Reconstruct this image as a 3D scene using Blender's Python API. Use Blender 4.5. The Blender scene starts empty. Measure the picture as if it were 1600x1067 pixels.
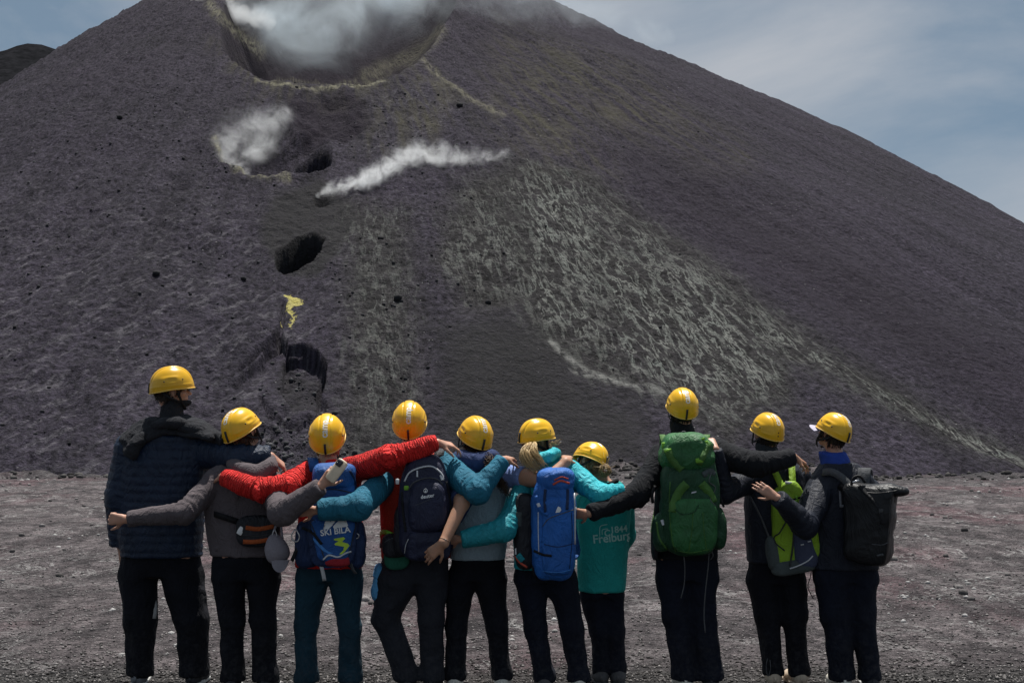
import bpy, bmesh, math, random
import numpy as np
from mathutils import Vector, Matrix
from mathutils.bvhtree import BVHTree

random.seed(7)
RNG = np.random.default_rng(11)
scene = bpy.context.scene
COL = scene.collection

# ------------------------------------------------------------------ camera
FPX = 2100.0                     # focal length in photograph pixels (1600 wide)
CAM_Z = 1.62
PITCH = math.atan(130.0 / FPX)
cam_data = bpy.data.cameras.new('camera')
cam = bpy.data.objects.new('camera', cam_data)
COL.objects.link(cam)
cam.location = (0, 0, CAM_Z)
cam.rotation_euler = (math.pi / 2 + PITCH, 0, 0)
cam_data.sensor_width = 36.0
cam_data.lens = FPX / 1600.0 * 36.0
cam_data.clip_start = 0.1
cam_data.clip_end = 12000
scene.camera = cam

# ------------------------------------------------------------------ light
SUN_EL = math.radians(75)
SUN_AZ = math.radians(14)       # measured from straight ahead (+Y) towards +X
world = bpy.data.worlds.new('World')
scene.world = world
world.use_nodes = True
wn = world.node_tree.nodes
wl = world.node_tree.links
wn.clear()
w_out = wn.new('ShaderNodeOutputWorld')
w_bg = wn.new('ShaderNodeBackground')
w_bg.inputs['Strength'].default_value = 0.075
w_sky = wn.new('ShaderNodeTexSky')
w_sky.sky_type = 'NISHITA'
w_sky.sun_disc = False
w_sky.sun_elevation = SUN_EL
w_sky.sun_rotation = SUN_AZ
w_sky.altitude = 2500
w_sky.air_density = 1.0
w_sky.dust_density = 1.6
w_tc = wn.new('ShaderNodeTexCoord')
w_map = wn.new('ShaderNodeMapping')
w_map.inputs['Scale'].default_value = (1.0, 1.0, 2.1)
w_map.inputs['Location'].default_value = (0.62, 0.3, 0.22)
w_n1 = wn.new('ShaderNodeTexNoise')
w_n1.inputs['Scale'].default_value = 2.4
w_n1.inputs['Detail'].default_value = 9
w_n1.inputs['Roughness'].default_value = 0.55
w_n1.inputs['Distortion'].default_value = 0.35
w_ramp = wn.new('ShaderNodeValToRGB')
w_ramp.color_ramp.elements[0].position = 0.42
w_ramp.color_ramp.elements[1].position = 0.74
w_mix = wn.new('ShaderNodeMix')
w_mix.data_type = 'RGBA'
w_dim = wn.new('ShaderNodeMix')
w_dim.data_type = 'RGBA'
w_dim.inputs[0].default_value = 0.72
w_dim.inputs[7].default_value = (1.9, 2.6, 3.15, 1)     # thin veil of cloud over the clear sky
w_mix.inputs[7].default_value = (5.1, 5.25, 5.6, 1)
wl.new(w_tc.outputs['Generated'], w_map.inputs['Vector'])
wl.new(w_map.outputs['Vector'], w_n1.inputs['Vector'])
wl.new(w_n1.outputs['Fac'], w_ramp.inputs['Fac'])
wl.new(w_ramp.outputs['Color'], w_mix.inputs[0])
wl.new(w_sky.outputs['Color'], w_dim.inputs[6])
wl.new(w_dim.outputs[2], w_mix.inputs[6])
wl.new(w_mix.outputs[2], w_bg.inputs['Color'])
wl.new(w_bg.outputs['Background'], w_out.inputs['Surface'])

sun_data = bpy.data.lights.new('sun', 'SUN')
sun_data.energy = 5.0
sun_data.angle = math.radians(0.55)
sun_data.color = (1.0, 0.965, 0.91)
sun = bpy.data.objects.new('sun', sun_data)
COL.objects.link(sun)
_sd = Vector((math.sin(SUN_AZ) * math.cos(SUN_EL), math.cos(SUN_AZ) * math.cos(SUN_EL), math.sin(SUN_EL)))
sun.rotation_euler = _sd.to_track_quat('Z', 'Y').to_euler()
sun.location = (0, 20, 60)

scene.view_settings.view_transform = 'Standard'
scene.view_settings.look = 'None'
scene.view_settings.exposure = 0.42
scene.view_settings.gamma = 1.0
scene.view_settings.use_curve_mapping = False
scene.cycles.volume_bounces = 6
scene.cycles.max_bounces = 8
scene.cycles.volume_step_rate = 1.0
scene.cycles.volume_max_steps = 256

# ------------------------------------------------------------------ geometry helpers
_cp, _sp = math.cos(PITCH), math.sin(PITCH)


def PX(px, py, D):
    """world point on the line of sight through photograph pixel (px, py), D metres ahead"""
    u = (px - 800.0) / FPX
    v = (533.5 - py) / FPX
    y = _cp - v * _sp
    z = _sp + v * _cp
    t = D / y
    return np.array([u * t, D, CAM_Z + z * t])


def to_px(x, y, z):
    zz = z - CAM_Z
    fwd = y * _cp + zz * _sp
    up = -y * _sp + zz * _cp
    return 800 + FPX * x / fwd, 533.5 - FPX * up / fwd


def set_props(o, label=None, cat=None, group=None, kind=None):
    if label: o['label'] = label
    if cat: o['category'] = cat
    if group: o['group'] = group
    if kind: o['kind'] = kind
    return o


def mesh_data(name, verts, faces, smooth=True):
    """verts (n,3) array, faces: list of int arrays (m,3)/(m,4) or a python list of tuples"""
    me = bpy.data.meshes.new(name)
    verts = np.asarray(verts, dtype=np.float32)
    if isinstance(faces, np.ndarray):
        faces = [faces]
    if len(faces) and isinstance(faces[0], np.ndarray):
        faces = [f for f in faces if len(f)]
        loops = np.concatenate([f.ravel() for f in faces]).astype(np.int32)
        tot = np.concatenate([np.full(len(f), f.shape[1], np.int32) for f in faces])
    else:
        loops = np.array([i for f in faces for i in f], np.int32)
        tot = np.array([len(f) for f in faces], np.int32)
    me.vertices.add(len(verts))
    me.vertices.foreach_set('co', verts.ravel())
    me.loops.add(len(loops))
    me.loops.foreach_set('vertex_index', loops)
    me.polygons.add(len(tot))
    st = np.zeros(len(tot), np.int32)
    st[1:] = np.cumsum(tot)[:-1]
    me.polygons.foreach_set('loop_start', st)
    me.polygons.foreach_set('loop_total', tot)
    if smooth:
        me.polygons.foreach_set('use_smooth', np.ones(len(tot), bool))
    me.update(calc_edges=True)
    me.validate()
    return me


def obj(name, verts, faces, mat=None, parent=None, smooth=True, base=None):
    """ONE mesh object; world-space verts are stored relative to the parent's location"""
    verts = np.asarray(verts, dtype=np.float64)
    off = np.zeros(3)
    p = parent
    while p is not None:
        off = off + np.array(p.location)
        p = p.parent
    if base is not None:
        off = off + np.asarray(base)
    me = mesh_data(name, verts - off, faces, smooth)
    if mat is not None:
        me.materials.append(mat)
    o = bpy.data.objects.new(name, me)
    COL.objects.link(o)
    if base is not None:
        o.location = base
    if parent is not None:
        o.parent = parent
    return o


def empty(name, loc, label=None, cat=None, group=None):
    o = bpy.data.objects.new(name, None)
    o.empty_display_size = 0.2
    COL.objects.link(o)
    o.location = tuple(float(c) for c in loc)
    return set_props(o, label, cat, group)


_perm = RNG.permutation(256).astype(np.int64)
_perm = np.concatenate([_perm, _perm, _perm])
_val = RNG.random(256)


def vnoise2(x, y):
    xi = np.floor(x).astype(np.int64); yi = np.floor(y).astype(np.int64)
    fx = x - xi; fy = y - yi
    fx = fx * fx * (3 - 2 * fx); fy = fy * fy * (3 - 2 * fy)
    def h(a, b): return _val[_perm[_perm[a & 255] + (b & 255)]]
    a = h(xi, yi); b = h(xi + 1, yi); c = h(xi, yi + 1); d = h(xi + 1, yi + 1)
    return (a + (b - a) * fx) * (1 - fy) + (c + (d - c) * fx) * fy


def vnoise3(p):
    i = np.floor(p).astype(np.int64)
    f = p - i
    f = f * f * (3 - 2 * f)
    def h(a, b, c): return _val[_perm[_perm[_perm[(i[..., 0] + a) & 255] + ((i[..., 1] + b) & 255)] + ((i[..., 2] + c) & 255)]]
    fx, fy, fz = f[..., 0], f[..., 1], f[..., 2]
    x00 = h(0, 0, 0) * (1 - fx) + h(1, 0, 0) * fx
    x10 = h(0, 1, 0) * (1 - fx) + h(1, 1, 0) * fx
    x01 = h(0, 0, 1) * (1 - fx) + h(1, 0, 1) * fx
    x11 = h(0, 1, 1) * (1 - fx) + h(1, 1, 1) * fx
    return (x00 * (1 - fy) + x10 * fy) * (1 - fz) + (x01 * (1 - fy) + x11 * fy) * fz


def fbm2(x, y, oct=4, gain=0.5):
    s = 0; a = 1.0; t = 0
    for k in range(oct):
        s = s + a * (vnoise2(x * 2 ** k + 17.3 * k, y * 2 ** k + 5.1 * k) - 0.5); t += a; a *= gain
    return s / t * 2


def smooth01(a, b, x):
    t = np.clip((x - a) / (b - a), 0, 1)
    return t * t * (3 - 2 * t)


def poly_mask(px, py, pts, soft):
    """1 inside the polygon, fading over `soft` across its edge"""
    pts = np.asarray(pts, float)
    d2 = np.full(px.shape, 1e12)
    inside = np.zeros(px.shape, bool)
    n = len(pts)
    for i in range(n):
        ax, ay = pts[i]; bx, by = pts[(i + 1) % n]
        ex, ey = bx - ax, by - ay
        t = np.clip(((px - ax) * ex + (py - ay) * ey) / (ex * ex + ey * ey + 1e-9), 0, 1)
        d2 = np.minimum(d2, (px - ax - t * ex) ** 2 + (py - ay - t * ey) ** 2)
        cond = (ay > py) != (by > py)
        xi = ax + (py - ay) * ex / (ey if abs(ey) > 1e-9 else 1e-9)
        inside ^= cond & (px < xi)
    sd = np.sqrt(d2) * np.where(inside, -1, 1)
    return 1 - smooth01(-soft, soft, sd)


def line_mask(px, py, pts, width):
    d2 = np.full(px.shape, 1e12)
    for (ax, ay), (bx, by) in zip(pts[:-1], pts[1:]):
        ex, ey = bx - ax, by - ay
        t = np.clip(((px - ax) * ex + (py - ay) * ey) / (ex * ex + ey * ey + 1e-9), 0, 1)
        d2 = np.minimum(d2, (px - ax - t * ex) ** 2 + (py - ay - t * ey) ** 2)
    return np.exp(-d2 / width ** 2)


# ------------------------------------------------------------------ material helpers
class NT:
    def __init__(self, name):
        self.m = bpy.data.materials.new(name)
        self.m.use_nodes = True
        self.t = self.m.node_tree
        self.n = self.t.nodes
        self.l = self.t.links
        self.n.clear()
        self.out = self.n.new('ShaderNodeOutputMaterial')
        self.b = self.n.new('ShaderNodeBsdfPrincipled')
        self.l.new(self.b.outputs[0], self.out.inputs['Surface'])

    def node(self, typ, **kw):
        nd = self.n.new(typ)
        for k, v in kw.items():
            if k in nd.inputs: nd.inputs[k].default_value = v
            else: setattr(nd, k, v)
        return nd

    def put(self, sock, v):
        if isinstance(v, bpy.types.NodeSocket): self.l.new(v, sock)
        elif isinstance(v, (tuple, list)) and len(v) == 3 and sock.type == 'RGBA': sock.default_value = (*v, 1)
        else: sock.default_value = v

    def coord(self, kind='Object'):
        return self.n.new('ShaderNodeTexCoord').outputs[kind]

    def attr(self, name):
        a = self.n.new('ShaderNodeAttribute'); a.attribute_name = name
        return a

    def mapping(self, vec, scale=(1, 1, 1), loc=(0, 0, 0), rot=(0, 0, 0)):
        m = self.n.new('ShaderNodeMapping')
        self.l.new(vec, m.inputs[0])
        m.inputs['Scale'].default_value = scale
        m.inputs['Location'].default_value = loc
        m.inputs['Rotation'].default_value = rot
        return m.outputs[0]

    def noise(self, vec, scale, detail=4, rough=0.5, dist=0.0):
        nd = self.node('ShaderNodeTexNoise', Scale=scale, Detail=detail, Roughness=rough, Distortion=dist)
        if vec is not None: self.l.new(vec, nd.inputs['Vector'])
        return nd.outputs['Fac']

    def voro(self, vec, scale, feature='F1', rnd=1.0):
        nd = self.n.new('ShaderNodeTexVoronoi')
        nd.feature = feature
        nd.inputs['Scale'].default_value = scale
        nd.inputs['Randomness'].default_value = rnd
        if vec is not None: self.l.new(vec, nd.inputs['Vector'])
        return nd

    def ramp(self, fac, a, b, ca=(0, 0, 0), cb=(1, 1, 1), interp='LINEAR'):
        r = self.n.new('ShaderNodeValToRGB')
        r.color_ramp.interpolation = interp
        r.color_ramp.elements[0].position = a; r.color_ramp.elements[0].color = (*ca, 1)
        r.color_ramp.elements[1].position = b; r.color_ramp.elements[1].color = (*cb, 1)
        self.l.new(fac, r.inputs[0])
        return r.outputs[0]

    def mix(self, fac, a, b, blend='MIX'):
        m = self.n.new('ShaderNodeMix'); m.data_type = 'RGBA'; m.blend_type = blend
        self.put(m.inputs[0], fac); self.put(m.inputs[6], a); self.put(m.inputs[7], b)
        return m.outputs[2]

    def math(self, op, a, b=0.5, clamp=False):
        m = self.n.new('ShaderNodeMath'); m.operation = op; m.use_clamp = clamp
        self.put(m.inputs[0], a); self.put(m.inputs[1], b)
        return m.outputs[0]

    def bump(self, height, strength=0.5, dist=0.01, normal=None):
        b = self.n.new('ShaderNodeBump')
        b.inputs['Strength'].default_value = strength
        b.inputs['Distance'].default_value = dist
        self.l.new(height, b.inputs['Height'])
        if normal is not None: self.l.new(normal, b.inputs['Normal'])
        return b.outputs[0]

    def set(self, **kw):
        for k, v in kw.items():
            self.put(self.b.inputs[k.replace('_', ' ')], v)
        return self.m


# ------------------------------------------------------------------ volcano
AX, AY, AH = (490 - 800) / FPX * 350, 350.0, 143.6
SL = 0.633


def cone_h(x, y):
    dx = x - AX
    kx = np.where(dx < 0, 1.62, 0.9)
    rho = np.sqrt((kx * dx) ** 2 + (y - AY) ** 2 + 9)
    return AH - SL * rho, rho


FC = np.array([(520 - 800) / FPX * 238, 238.0]); FZ = 38.0


def smin(a, b, k):
    h = np.clip(0.5 + 0.5 * (b - a) / k, 0, 1)
    return b + (a - b) * h - k * h * (1 - h)


def smax(a, b, k):
    return -smin(-a, -b, k)


def base_h(x, y):
    z, rho = cone_h(x, y)
    dx = x - AX
    # the right flank swells a little before it drops away
    z = z + 2.6 * np.exp(-((dx - 128) / 26) ** 2) * smooth01(230, 300, y)
    # a broad foot under the slope
    fx = x - FC[0]
    r = np.sqrt((fx * np.where(fx < 0, 2.1, 2.5)) ** 2 + ((y - FC[1]) * np.where(y > FC[1], 0.72, 1.0)) ** 2 + 30)
    fun = FZ + 0.66 * r + 0.55 * np.maximum(r - 33, 0) + 0.8 * fbm2(x / 9, y / 9, 3)
    z = smin(z, fun, 1.6)
    return z, rho


def crater_relief(x, y):
    ins = smooth01(0.5, 4, cone_h(x, y)[0] - base_h(x, y)[0])
    return ins * (1.6 * fbm2(x / 7, y / 7, 4) + 0.7 * fbm2(x / 1.6, y / 1.6, 3))


def hit(px, py):
    """distance at which the line of sight through a photograph pixel meets the cone"""
    for D in np.arange(90, 420, 0.25):
        p = PX(px, py, D)
        z, _ = cone_h(np.array(p[0]), np.array(p[1]))
        if z > p[2]:
            return p
    return PX(px, py, 300)


def dish(x, y, px, py, wx, hy, depth, edge, rot=0.0, pw=2.0):
    """hollow whose mouth, drawn on the slope, covers about wx by hy photograph pixels"""
    p = hit(px, py)
    D = p[1]
    ax = wx / FPX * D * 0.5
    ay = hy / FPX * D * 0.5
    dx, dy = x - p[0], y - p[1]
    c, s = math.cos(rot), math.sin(rot)
    u = (dx * c + dy * 0.42 * s) / ax; v = (-dx * s + dy * 0.42 * c) / ay
    wob = 0.20 * fbm2(x / 2.2 + 3, y / 2.2, 2)
    r = np.sqrt(u * u + v * v) + wob
    return depth * (1 - smooth01(1 - edge, 1.0, r)), r


def volcano_h(x, y):
    z, rho = base_h(x, y)
    px, py = to_px(x, y, z)
    on = (y < 262)
    th = np.arctan2(x - AX, AY - y)
    fl = th * 120
    # relief of the slope: broad swells, then lumps drawn out down the fall line
    calm = poly_mask(px, py, [(690, 500), (830, 470), (900, 570), (1000, 640), (1010, 730), (680, 730)], 50)
    right = smooth01(900, 1300, px)
    rough = (1 - 0.75 * calm) * (1 - 0.55 * right)
    z = z + 1.5 * fbm2(x / 26, y / 26, 3)
    rough = rough * (1 - smooth01(0.3, 3, cone_h(x, y)[0] - z))
    rough = rough * (1 - 0.85 * poly_mask(px, py, [(365, 570), (440, 500), (515, 535), (525, 640), (380, 640)], 12))
    z = z + (0.10 + 0.28 * right) * (1 - calm) * fbm2(fl / 2.6 + 9, rho / 46, 3)
    z = z + 0.55 * rough * fbm2(fl / 3.4, rho / 7.5, 3)
    z = z + 0.52 * rough * fbm2(fl / 1.25 + 40, rho / 2.1, 3)
    z = z + 0.16 * rough * fbm2(x / 0.55, y / 0.7 + 9, 2)
    z = z + crater_relief(x, y)
    # shelf under the crater lip, then the small craters
    d, _ = dish(x, y, 512, 180, 150, 95, 2.6, 0.8); z = z - d * on
    d, r2 = dish(x, y, 428, 228, 186, 92, 4.5, 0.85); z = z - d * on
    z = z + on * 0.5 * np.exp(-((r2 - 1.03) / 0.1) ** 2)
    d, _ = dish(x, y, 480, 243, 78, 46, 8.0, 0.45); z = z - d * on
    d, r3 = dish(x, y, 468, 386, 74, 44, 9.0, 0.20, rot=0.50); z = z - d * on
    d, _ = dish(x, y, 503, 303, 26, 18, 1.8, 0.6); z = z - d * on
    # collapse scar with two dark scarps
    wx = 8 * fbm2(x / 2.6, y / 2.6, 2)
    scar = poly_mask(px + wx, py + wx, [(372, 592), (392, 570), (424, 536), (440, 508), (446, 541), (470, 538), (499, 552), (512, 572), (503, 600), (500, 640), (440, 660), (392, 625)], 1.0)
    z = z - scar * (1.5 + 0.4 * fbm2(x / 2.0 + 31, y / 2.0, 3)) * smooth01(655, 535, py) * on
    step = poly_mask(px + wx, py, [(443, 542), (470, 539), (499, 553), (511, 573), (500, 640), (455, 640), (437, 600)], 1.2)
    z = z - step * (1.1 + 0.5 * fbm2(x / 1.2 + 11, y / 1.2, 3)) * on
    crack = line_mask(px + wx * 0.6, py, [(444, 470), (441, 505), (436, 528), (405, 548), (376, 575)], 2.6)
    z = z - 1.3 * crack * on
    gul = line_mask(px + wx * 1.5, py, [(508, 575), (500, 600), (506, 635), (470, 665), (430, 650), (405, 615)], 3.0)
    z = z - 1.0 * gul * on
    rub = poly_mask(px, py, [(380, 650), (520, 640), (560, 700), (540, 760), (330, 760), (340, 700)], 25)
    z = z + rub * 0.5 * fbm2(x / 0.8, y / 0.8, 3)
    return z, rho, th


def build_volcano():
    na, nr = 1020, 780
    ang = np.concatenate([np.linspace(-1.12, -0.445, 75), np.linspace(-0.44, 0.44, na - 150), np.linspace(0.445, 1.12, 75)])
    # finer rows where the slope faces the camera
    r_ = np.linspace(92, 640, 6000)
    rs = hit(470, 545)[1]; rp = hit(468, 386)[1]
    w_ = np.where(r_ < 262, 1.0, np.where(r_ < 360, 0.22, 0.06)) + 4.5 * np.exp(-((r_ - rs) / 5.5) ** 4) + 1.6 * np.exp(-((r_ - rp) / 6) ** 4)
    c_ = np.cumsum(w_); c_ = (c_ - c_[0]) / (c_[-1] - c_[0])
    rad = np.interp(np.linspace(0, 1, nr), c_, r_)
    A, R = np.meshgrid(ang, rad, indexing='xy')
    X = np.tan(A) * R; Y = R.copy()
    Z, RHO, TH = volcano_h(X, Y)
    Z = np.maximum(Z, -12)
    px, py = to_px(X, Y, base_h(X, Y)[0])
    V = np.stack([X, Y, Z], -1).reshape(-1, 3)
    idx = np.arange(na * nr).reshape(nr, na)
    F = np.stack([idx[:-1, :-1], idx[:-1, 1:], idx[1:, 1:], idx[1:, :-1]], -1).reshape(-1, 4)
    o = obj('volcano', V, F, None)
    set_props(o, 'dark grey volcano cone with a steaming summit crater and pale mottled flank', None, None, 'structure')
    me = o.data
    fr = Y < 262
    wob = 22 * fbm2(X / 7, Y / 7, 3)
    qx, qy = px + wob, py + wob * 0.7
    pale = poly_mask(qx, qy, [(720, 300), (800, 265), (905, 275), (1010, 340), (1110, 400), (1210, 490), (1300, 560), (1400, 615), (1500, 670), (1610, 715), (1590, 726), (1480, 690), (1370, 640), (1250, 570), (1215, 560), (1235, 640), (1180, 645), (1130, 700), (1080, 660), (1010, 610), (940, 590), (860, 545), (800, 470), (720, 470), (690, 420), (690, 340)], 48)
    dens = 0.55 + 0.45 * poly_mask(px, py, [(800, 290), (920, 290), (1100, 410), (1240, 540), (1150, 640), (1000, 580), (850, 460)], 70)
    right = line_mask(px, py, [(1130, 430), (1240, 545), (1330, 592), (1440, 655), (1610, 728)], 9)
    leftp = 0.46 * poly_mask(px, py, [(540, 300), (640, 330), (660, 620), (610, 740), (520, 720), (540, 560)], 50)
    pale = np.clip(np.maximum.reduce([pale * dens, right, leftp]), 0, 1) * fr
    band = line_mask(px + wob * .3, py + wob * .3, [(860, 530), (900, 562), (960, 590), (1040, 618)], 4.5)
    band = np.maximum(band, 0.8 * line_mask(px + wob * .3, py + wob * .3, [(885, 570), (940, 586), (1010, 612)], 3.2))
    olive = np.maximum(0.8 * poly_mask(qx, qy, [(780, 40), (860, 60), (1010, 130), (1180, 240), (1130, 250), (1000, 200), (900, 190), (960, 270), (860, 260), (760, 200)], 45),
                       0.75 * poly_mask(qx, qy, [(320, 50), (420, 120), (520, 140), (660, 85), (720, 160), (660, 240), (560, 230), (600, 150), (400, 160)], 25))
    dark = poly_mask(px + wob * .4, py + wob * .4, [(410, 330), (430, 300), (500, 270), (545, 300), (560, 340), (520, 400), (500, 430), (430, 410), (405, 370)], 10)
    dark = np.maximum(dark, poly_mask(qx, qy, [(690, 520), (760, 490), (850, 500), (890, 570), (1000, 630), (1020, 735), (680, 735)], 40))
    dark = np.maximum(dark, 0.7 * scar_mask(px, py, wob))
    sw_ = 11 * fbm2(X / 1.1 + 4, Y / 1.3, 3)
    sulf = poly_mask(px + sw_, py + sw_ * 1.4, [(441, 460), (458, 452), (472, 461), (468, 480), (456, 490), (452, 508), (444, 506), (450, 480)], 7) * fr
    rim = 0.95 * line_mask(px, py, [(400, 128), (440, 140), (490, 145), (540, 140), (600, 126)], 2.6)
    rim = np.maximum(rim, 0.6 * line_mask(px, py, [(430, 128), (480, 134), (540, 130), (610, 112)], 2.2))
    rim = np.maximum(rim, 0.55 * line_mask(px, py, [(570, 118), (640, 88), (690, 45)], 8))
    rim = np.maximum(rim, line_mask(px + wob * .2, py, [(325, 8), (360, 40), (410, 85)], 7) * 0.8)
    rim = np.maximum(rim, line_mask(px + wob * .3, py + wob * .2, [(660, 85), (690, 120), (740, 155), (785, 180)], 4) * 0.75)
    rim = np.maximum(rim, line_mask(px, py, [(335, 225), (350, 255), (395, 273), (450, 273)], 5) * 0.9)
    purple = poly_mask(px + wob * .3, py + wob * .3, [(452, 152), (560, 150), (578, 190), (545, 212), (480, 210), (440, 180)], 9)
    purple = np.maximum(purple, 0.7 * poly_mask(qx, qy, [(960, 190), (1130, 270), (1400, 420), (1620, 560), (1620, 660), (1300, 520), (1100, 380), (980, 280)], 60))
    inside = smooth01(0.3, 2.5, cone_h(X, Y)[0] - Z) * (py < 150) * (Y > 205)
    purple = np.maximum(purple, 0.95 * inside)
    left = (1 - smooth01(430, 620, px)) * smooth01(210, 420, py)
    left = np.maximum(left, 0.9 * poly_mask(qx, qy, [(565, 215), (600, 150), (680, 110), (725, 165), (665, 225), (560, 240)], 18))
    def colattr(nm, a, b, c):
        at = me.color_attributes.new(nm, 'FLOAT_COLOR', 'POINT')
        arr = np.ones((na * nr, 4), np.float32)
        arr[:, 0] = a.ravel(); arr[:, 1] = b.ravel(); arr[:, 2] = c.ravel()
        at.data.foreach_set('color', arr.ravel())
    olive = olive * (1 - 0.8 * inside)
    colattr('mask_a', pale, olive, dark)
    colattr('mask_b', sulf, rim, purple)
    colattr('mask_c', left, band, inside)
    fa = me.attributes.new('flow', 'FLOAT_VECTOR', 'POINT')
    fl = np.zeros((na * nr, 3), np.float32)
    fl[:, 0] = (TH * 120).ravel(); fl[:, 1] = RHO.ravel()
    fa.data.foreach_set('vector', fl.ravel())
    me.materials.append(volcano_mat())
    return o


def scar_mask(px, py, wob):
    return poly_mask(px + wob * .2, py + wob * .2, [(440, 545), (505, 565), (500, 640), (450, 640), (430, 600)], 8)


def volcano_mat():
    t = NT('volcanic_slope')
    P = t.coord('Object')
    FLW = t.attr('flow').outputs['Vector']
    A = t.node('ShaderNodeSeparateColor'); t.l.new(t.attr('mask_a').outputs['Color'], A.inputs[0])
    B = t.node('ShaderNodeSeparateColor'); t.l.new(t.attr('mask_b').outputs['Color'], B.inputs[0])
    C = t.node('ShaderNodeSeparateColor'); t.l.new(t.attr('mask_c').outputs['Color'], C.inputs[0])
    pale, olive, dark = A.outputs[0], A.outputs[1], A.outputs[2]
    sulf, rim, purple = B.outputs[0], B.outputs[1], B.outputs[2]
    big = t.noise(P, 0.05, 4, 0.55)
    col = t.mix(t.ramp(big, 0.35, 0.65), (0.0200, 0.0184, 0.0235), (0.0258, 0.0220, 0.0315))
    fine = t.noise(P, 1.3, 4, 0.7)
    col = t.mix(t.ramp(fine, 0.3, 0.75), col, (0.036, 0.0325, 0.043), 'MIX')
    lng = t.noise(t.mapping(FLW, (1.0, 0.045, 1.0)), 0.42, 5, 0.6, 0.3)
    col = t.mix(0.7, col, t.mix(t.ramp(lng, 0.34, 0.66), (0.62, 0.62, 0.63), (1.3, 1.28, 1.3)), 'MULTIPLY')
    grain = t.noise(t.mapping(FLW, (1.0, 0.5, 1.0)), 2.6, 4, 0.75)
    col = t.mix(0.8, col, t.mix(t.ramp(grain, 0.36, 0.66), (0.22, 0.22, 0.23), (2.1, 2.06, 2.1)), 'MULTIPLY')
    # mottled flecks on the left, drawn out down the slope
    f2 = t.mapping(FLW, (1.0, 0.45, 1.0))
    mot = t.noise(f2, 1.7, 4, 0.6, 0.6)
    web0 = t.ramp(t.math('ABSOLUTE', t.math('SUBTRACT', mot, 0.5)), 0.0, 0.055, (1, 1, 1), (0, 0, 0))
    col = t.mix(t.math('MULTIPLY', t.math('MULTIPLY', web0, C.outputs[0]), 0.10), col, (0.105, 0.103, 0.112))
    flk = t.ramp(t.noise(t.mapping(t.mapping(FLW, rot=(0, 0, -0.42)), (1.0, 0.20, 1.0)), 1.45, 5, 0.66, 0.35), 0.53, 0.64)
    col = t.mix(t.math('MULTIPLY', t.math('MULTIPLY', flk, C.outputs[0]), 0.8), col, t.mix(t.ramp(grain, 0.38, 0.64), (0.040, 0.037, 0.045), (0.125, 0.118, 0.132)))
    col = t.mix(t.math('MULTIPLY', t.ramp(pale, 0.05, 0.4), 0.7), col, t.mix(t.ramp(grain, 0.36, 0.66), (0.010, 0.0098, 0.0088), (0.043, 0.042, 0.038)))
    # purple cinders and smooth dark ash
    col = t.mix(t.math('MULTIPLY', purple, 0.75), col, (0.0165, 0.0125, 0.0195))
    col = t.mix(t.math('MULTIPLY', dark, 0.8), col, (0.0225, 0.0222, 0.0225))
    # olive / yellow-green tint in streaks
    f3 = t.mapping(FLW, (1.0, 0.11, 1.0))
    st = t.noise(f3, 0.75, 6, 0.6, 0.5)
    col = t.mix(t.math('MULTIPLY', olive, t.ramp(st, 0.42, 0.66)), col, (0.066, 0.062, 0.043))
    # pale crust: broken veins running down the fall line
    f4 = t.mapping(FLW, (1.0, 0.17, 1.0))
    v1 = t.noise(f4, 0.95, 5, 0.63, 0.34)
    web1 = t.ramp(t.math('ABSOLUTE', t.math('SUBTRACT', v1, 0.5)), 0.0, 0.032, (1, 1, 1), (0, 0, 0))
    v2 = t.noise(f4, 1.9, 4, 0.64, 0.2)
    web2 = t.ramp(v2, 0.53, 0.60)
    brk = t.ramp(t.noise(f4, 0.24, 3, 0.5), 0.36, 0.56)
    webs = t.math('MAXIMUM', web1, t.math('MULTIPLY', web2, 0.5))
    webs = t.math('MULTIPLY', webs, t.math('ADD', t.math('MULTIPLY', brk, 0.75), 0.25))
    edge = t.ramp(t.math('ADD', pale, t.math('MULTIPLY', t.math('SUBTRACT', v2, 0.5), 1.3)), 0.18, 0.85)
    pc = t.mix(t.noise(P, 0.35, 3), (0.200, 0.193, 0.180), (0.176, 0.202, 0.184))
    col = t.mix(t.math('MULTIPLY', t.math('MULTIPLY', webs, edge), 0.95, True), col, pc)
    col = t.mix(t.math('MULTIPLY', C.outputs[1], t.ramp(v2, 0.36, 0.52)), col, (0.155, 0.155, 0.148))
    rb = t.ramp(t.noise(f4, 2.2, 6, 0.7), 0.36, 0.6)
    col = t.mix(t.math('MULTIPLY', t.math('MULTIPLY', rim, rb), 0.9), col, (0.20, 0.19, 0.135))
    # scattered white specks
    vo = t.voro(P, 0.9)
    spk = t.ramp(vo.outputs['Distance'], 0.055, 0.09, (1, 1, 1), (0, 0, 0))
    spk2 = t.math('MULTIPLY', spk, t.ramp(t.noise(P, 0.11, 3), 0.5, 0.62))
    col = t.mix(t.math('MULTIPLY', spk2, 0.8), col, (0.27, 0.27, 0.27))
    vo2 = t.voro(P, 1.15)
    dk = t.ramp(vo2.outputs['Distance'], 0.10, 0.17, (1, 1, 1), (0, 0, 0))
    col = t.mix(t.math('MULTIPLY', dk, 0.7), col, (0.017, 0.017, 0.019))
    # fumarole sulphur
    sn = t.ramp(t.math('ADD', sulf, t.math('MULTIPLY', t.math('SUBTRACT', t.noise(P, 2.4, 5, 0.75), 0.5), 2.2)), 0.62, 0.78)
    col = t.mix(t.math('MULTIPLY', sn, t.math('GREATER_THAN', sulf, 0.02)), col, t.mix(t.noise(P, 1.4), (0.42, 0.36, 0.07), (0.36, 0.33, 0.17)))
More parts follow.
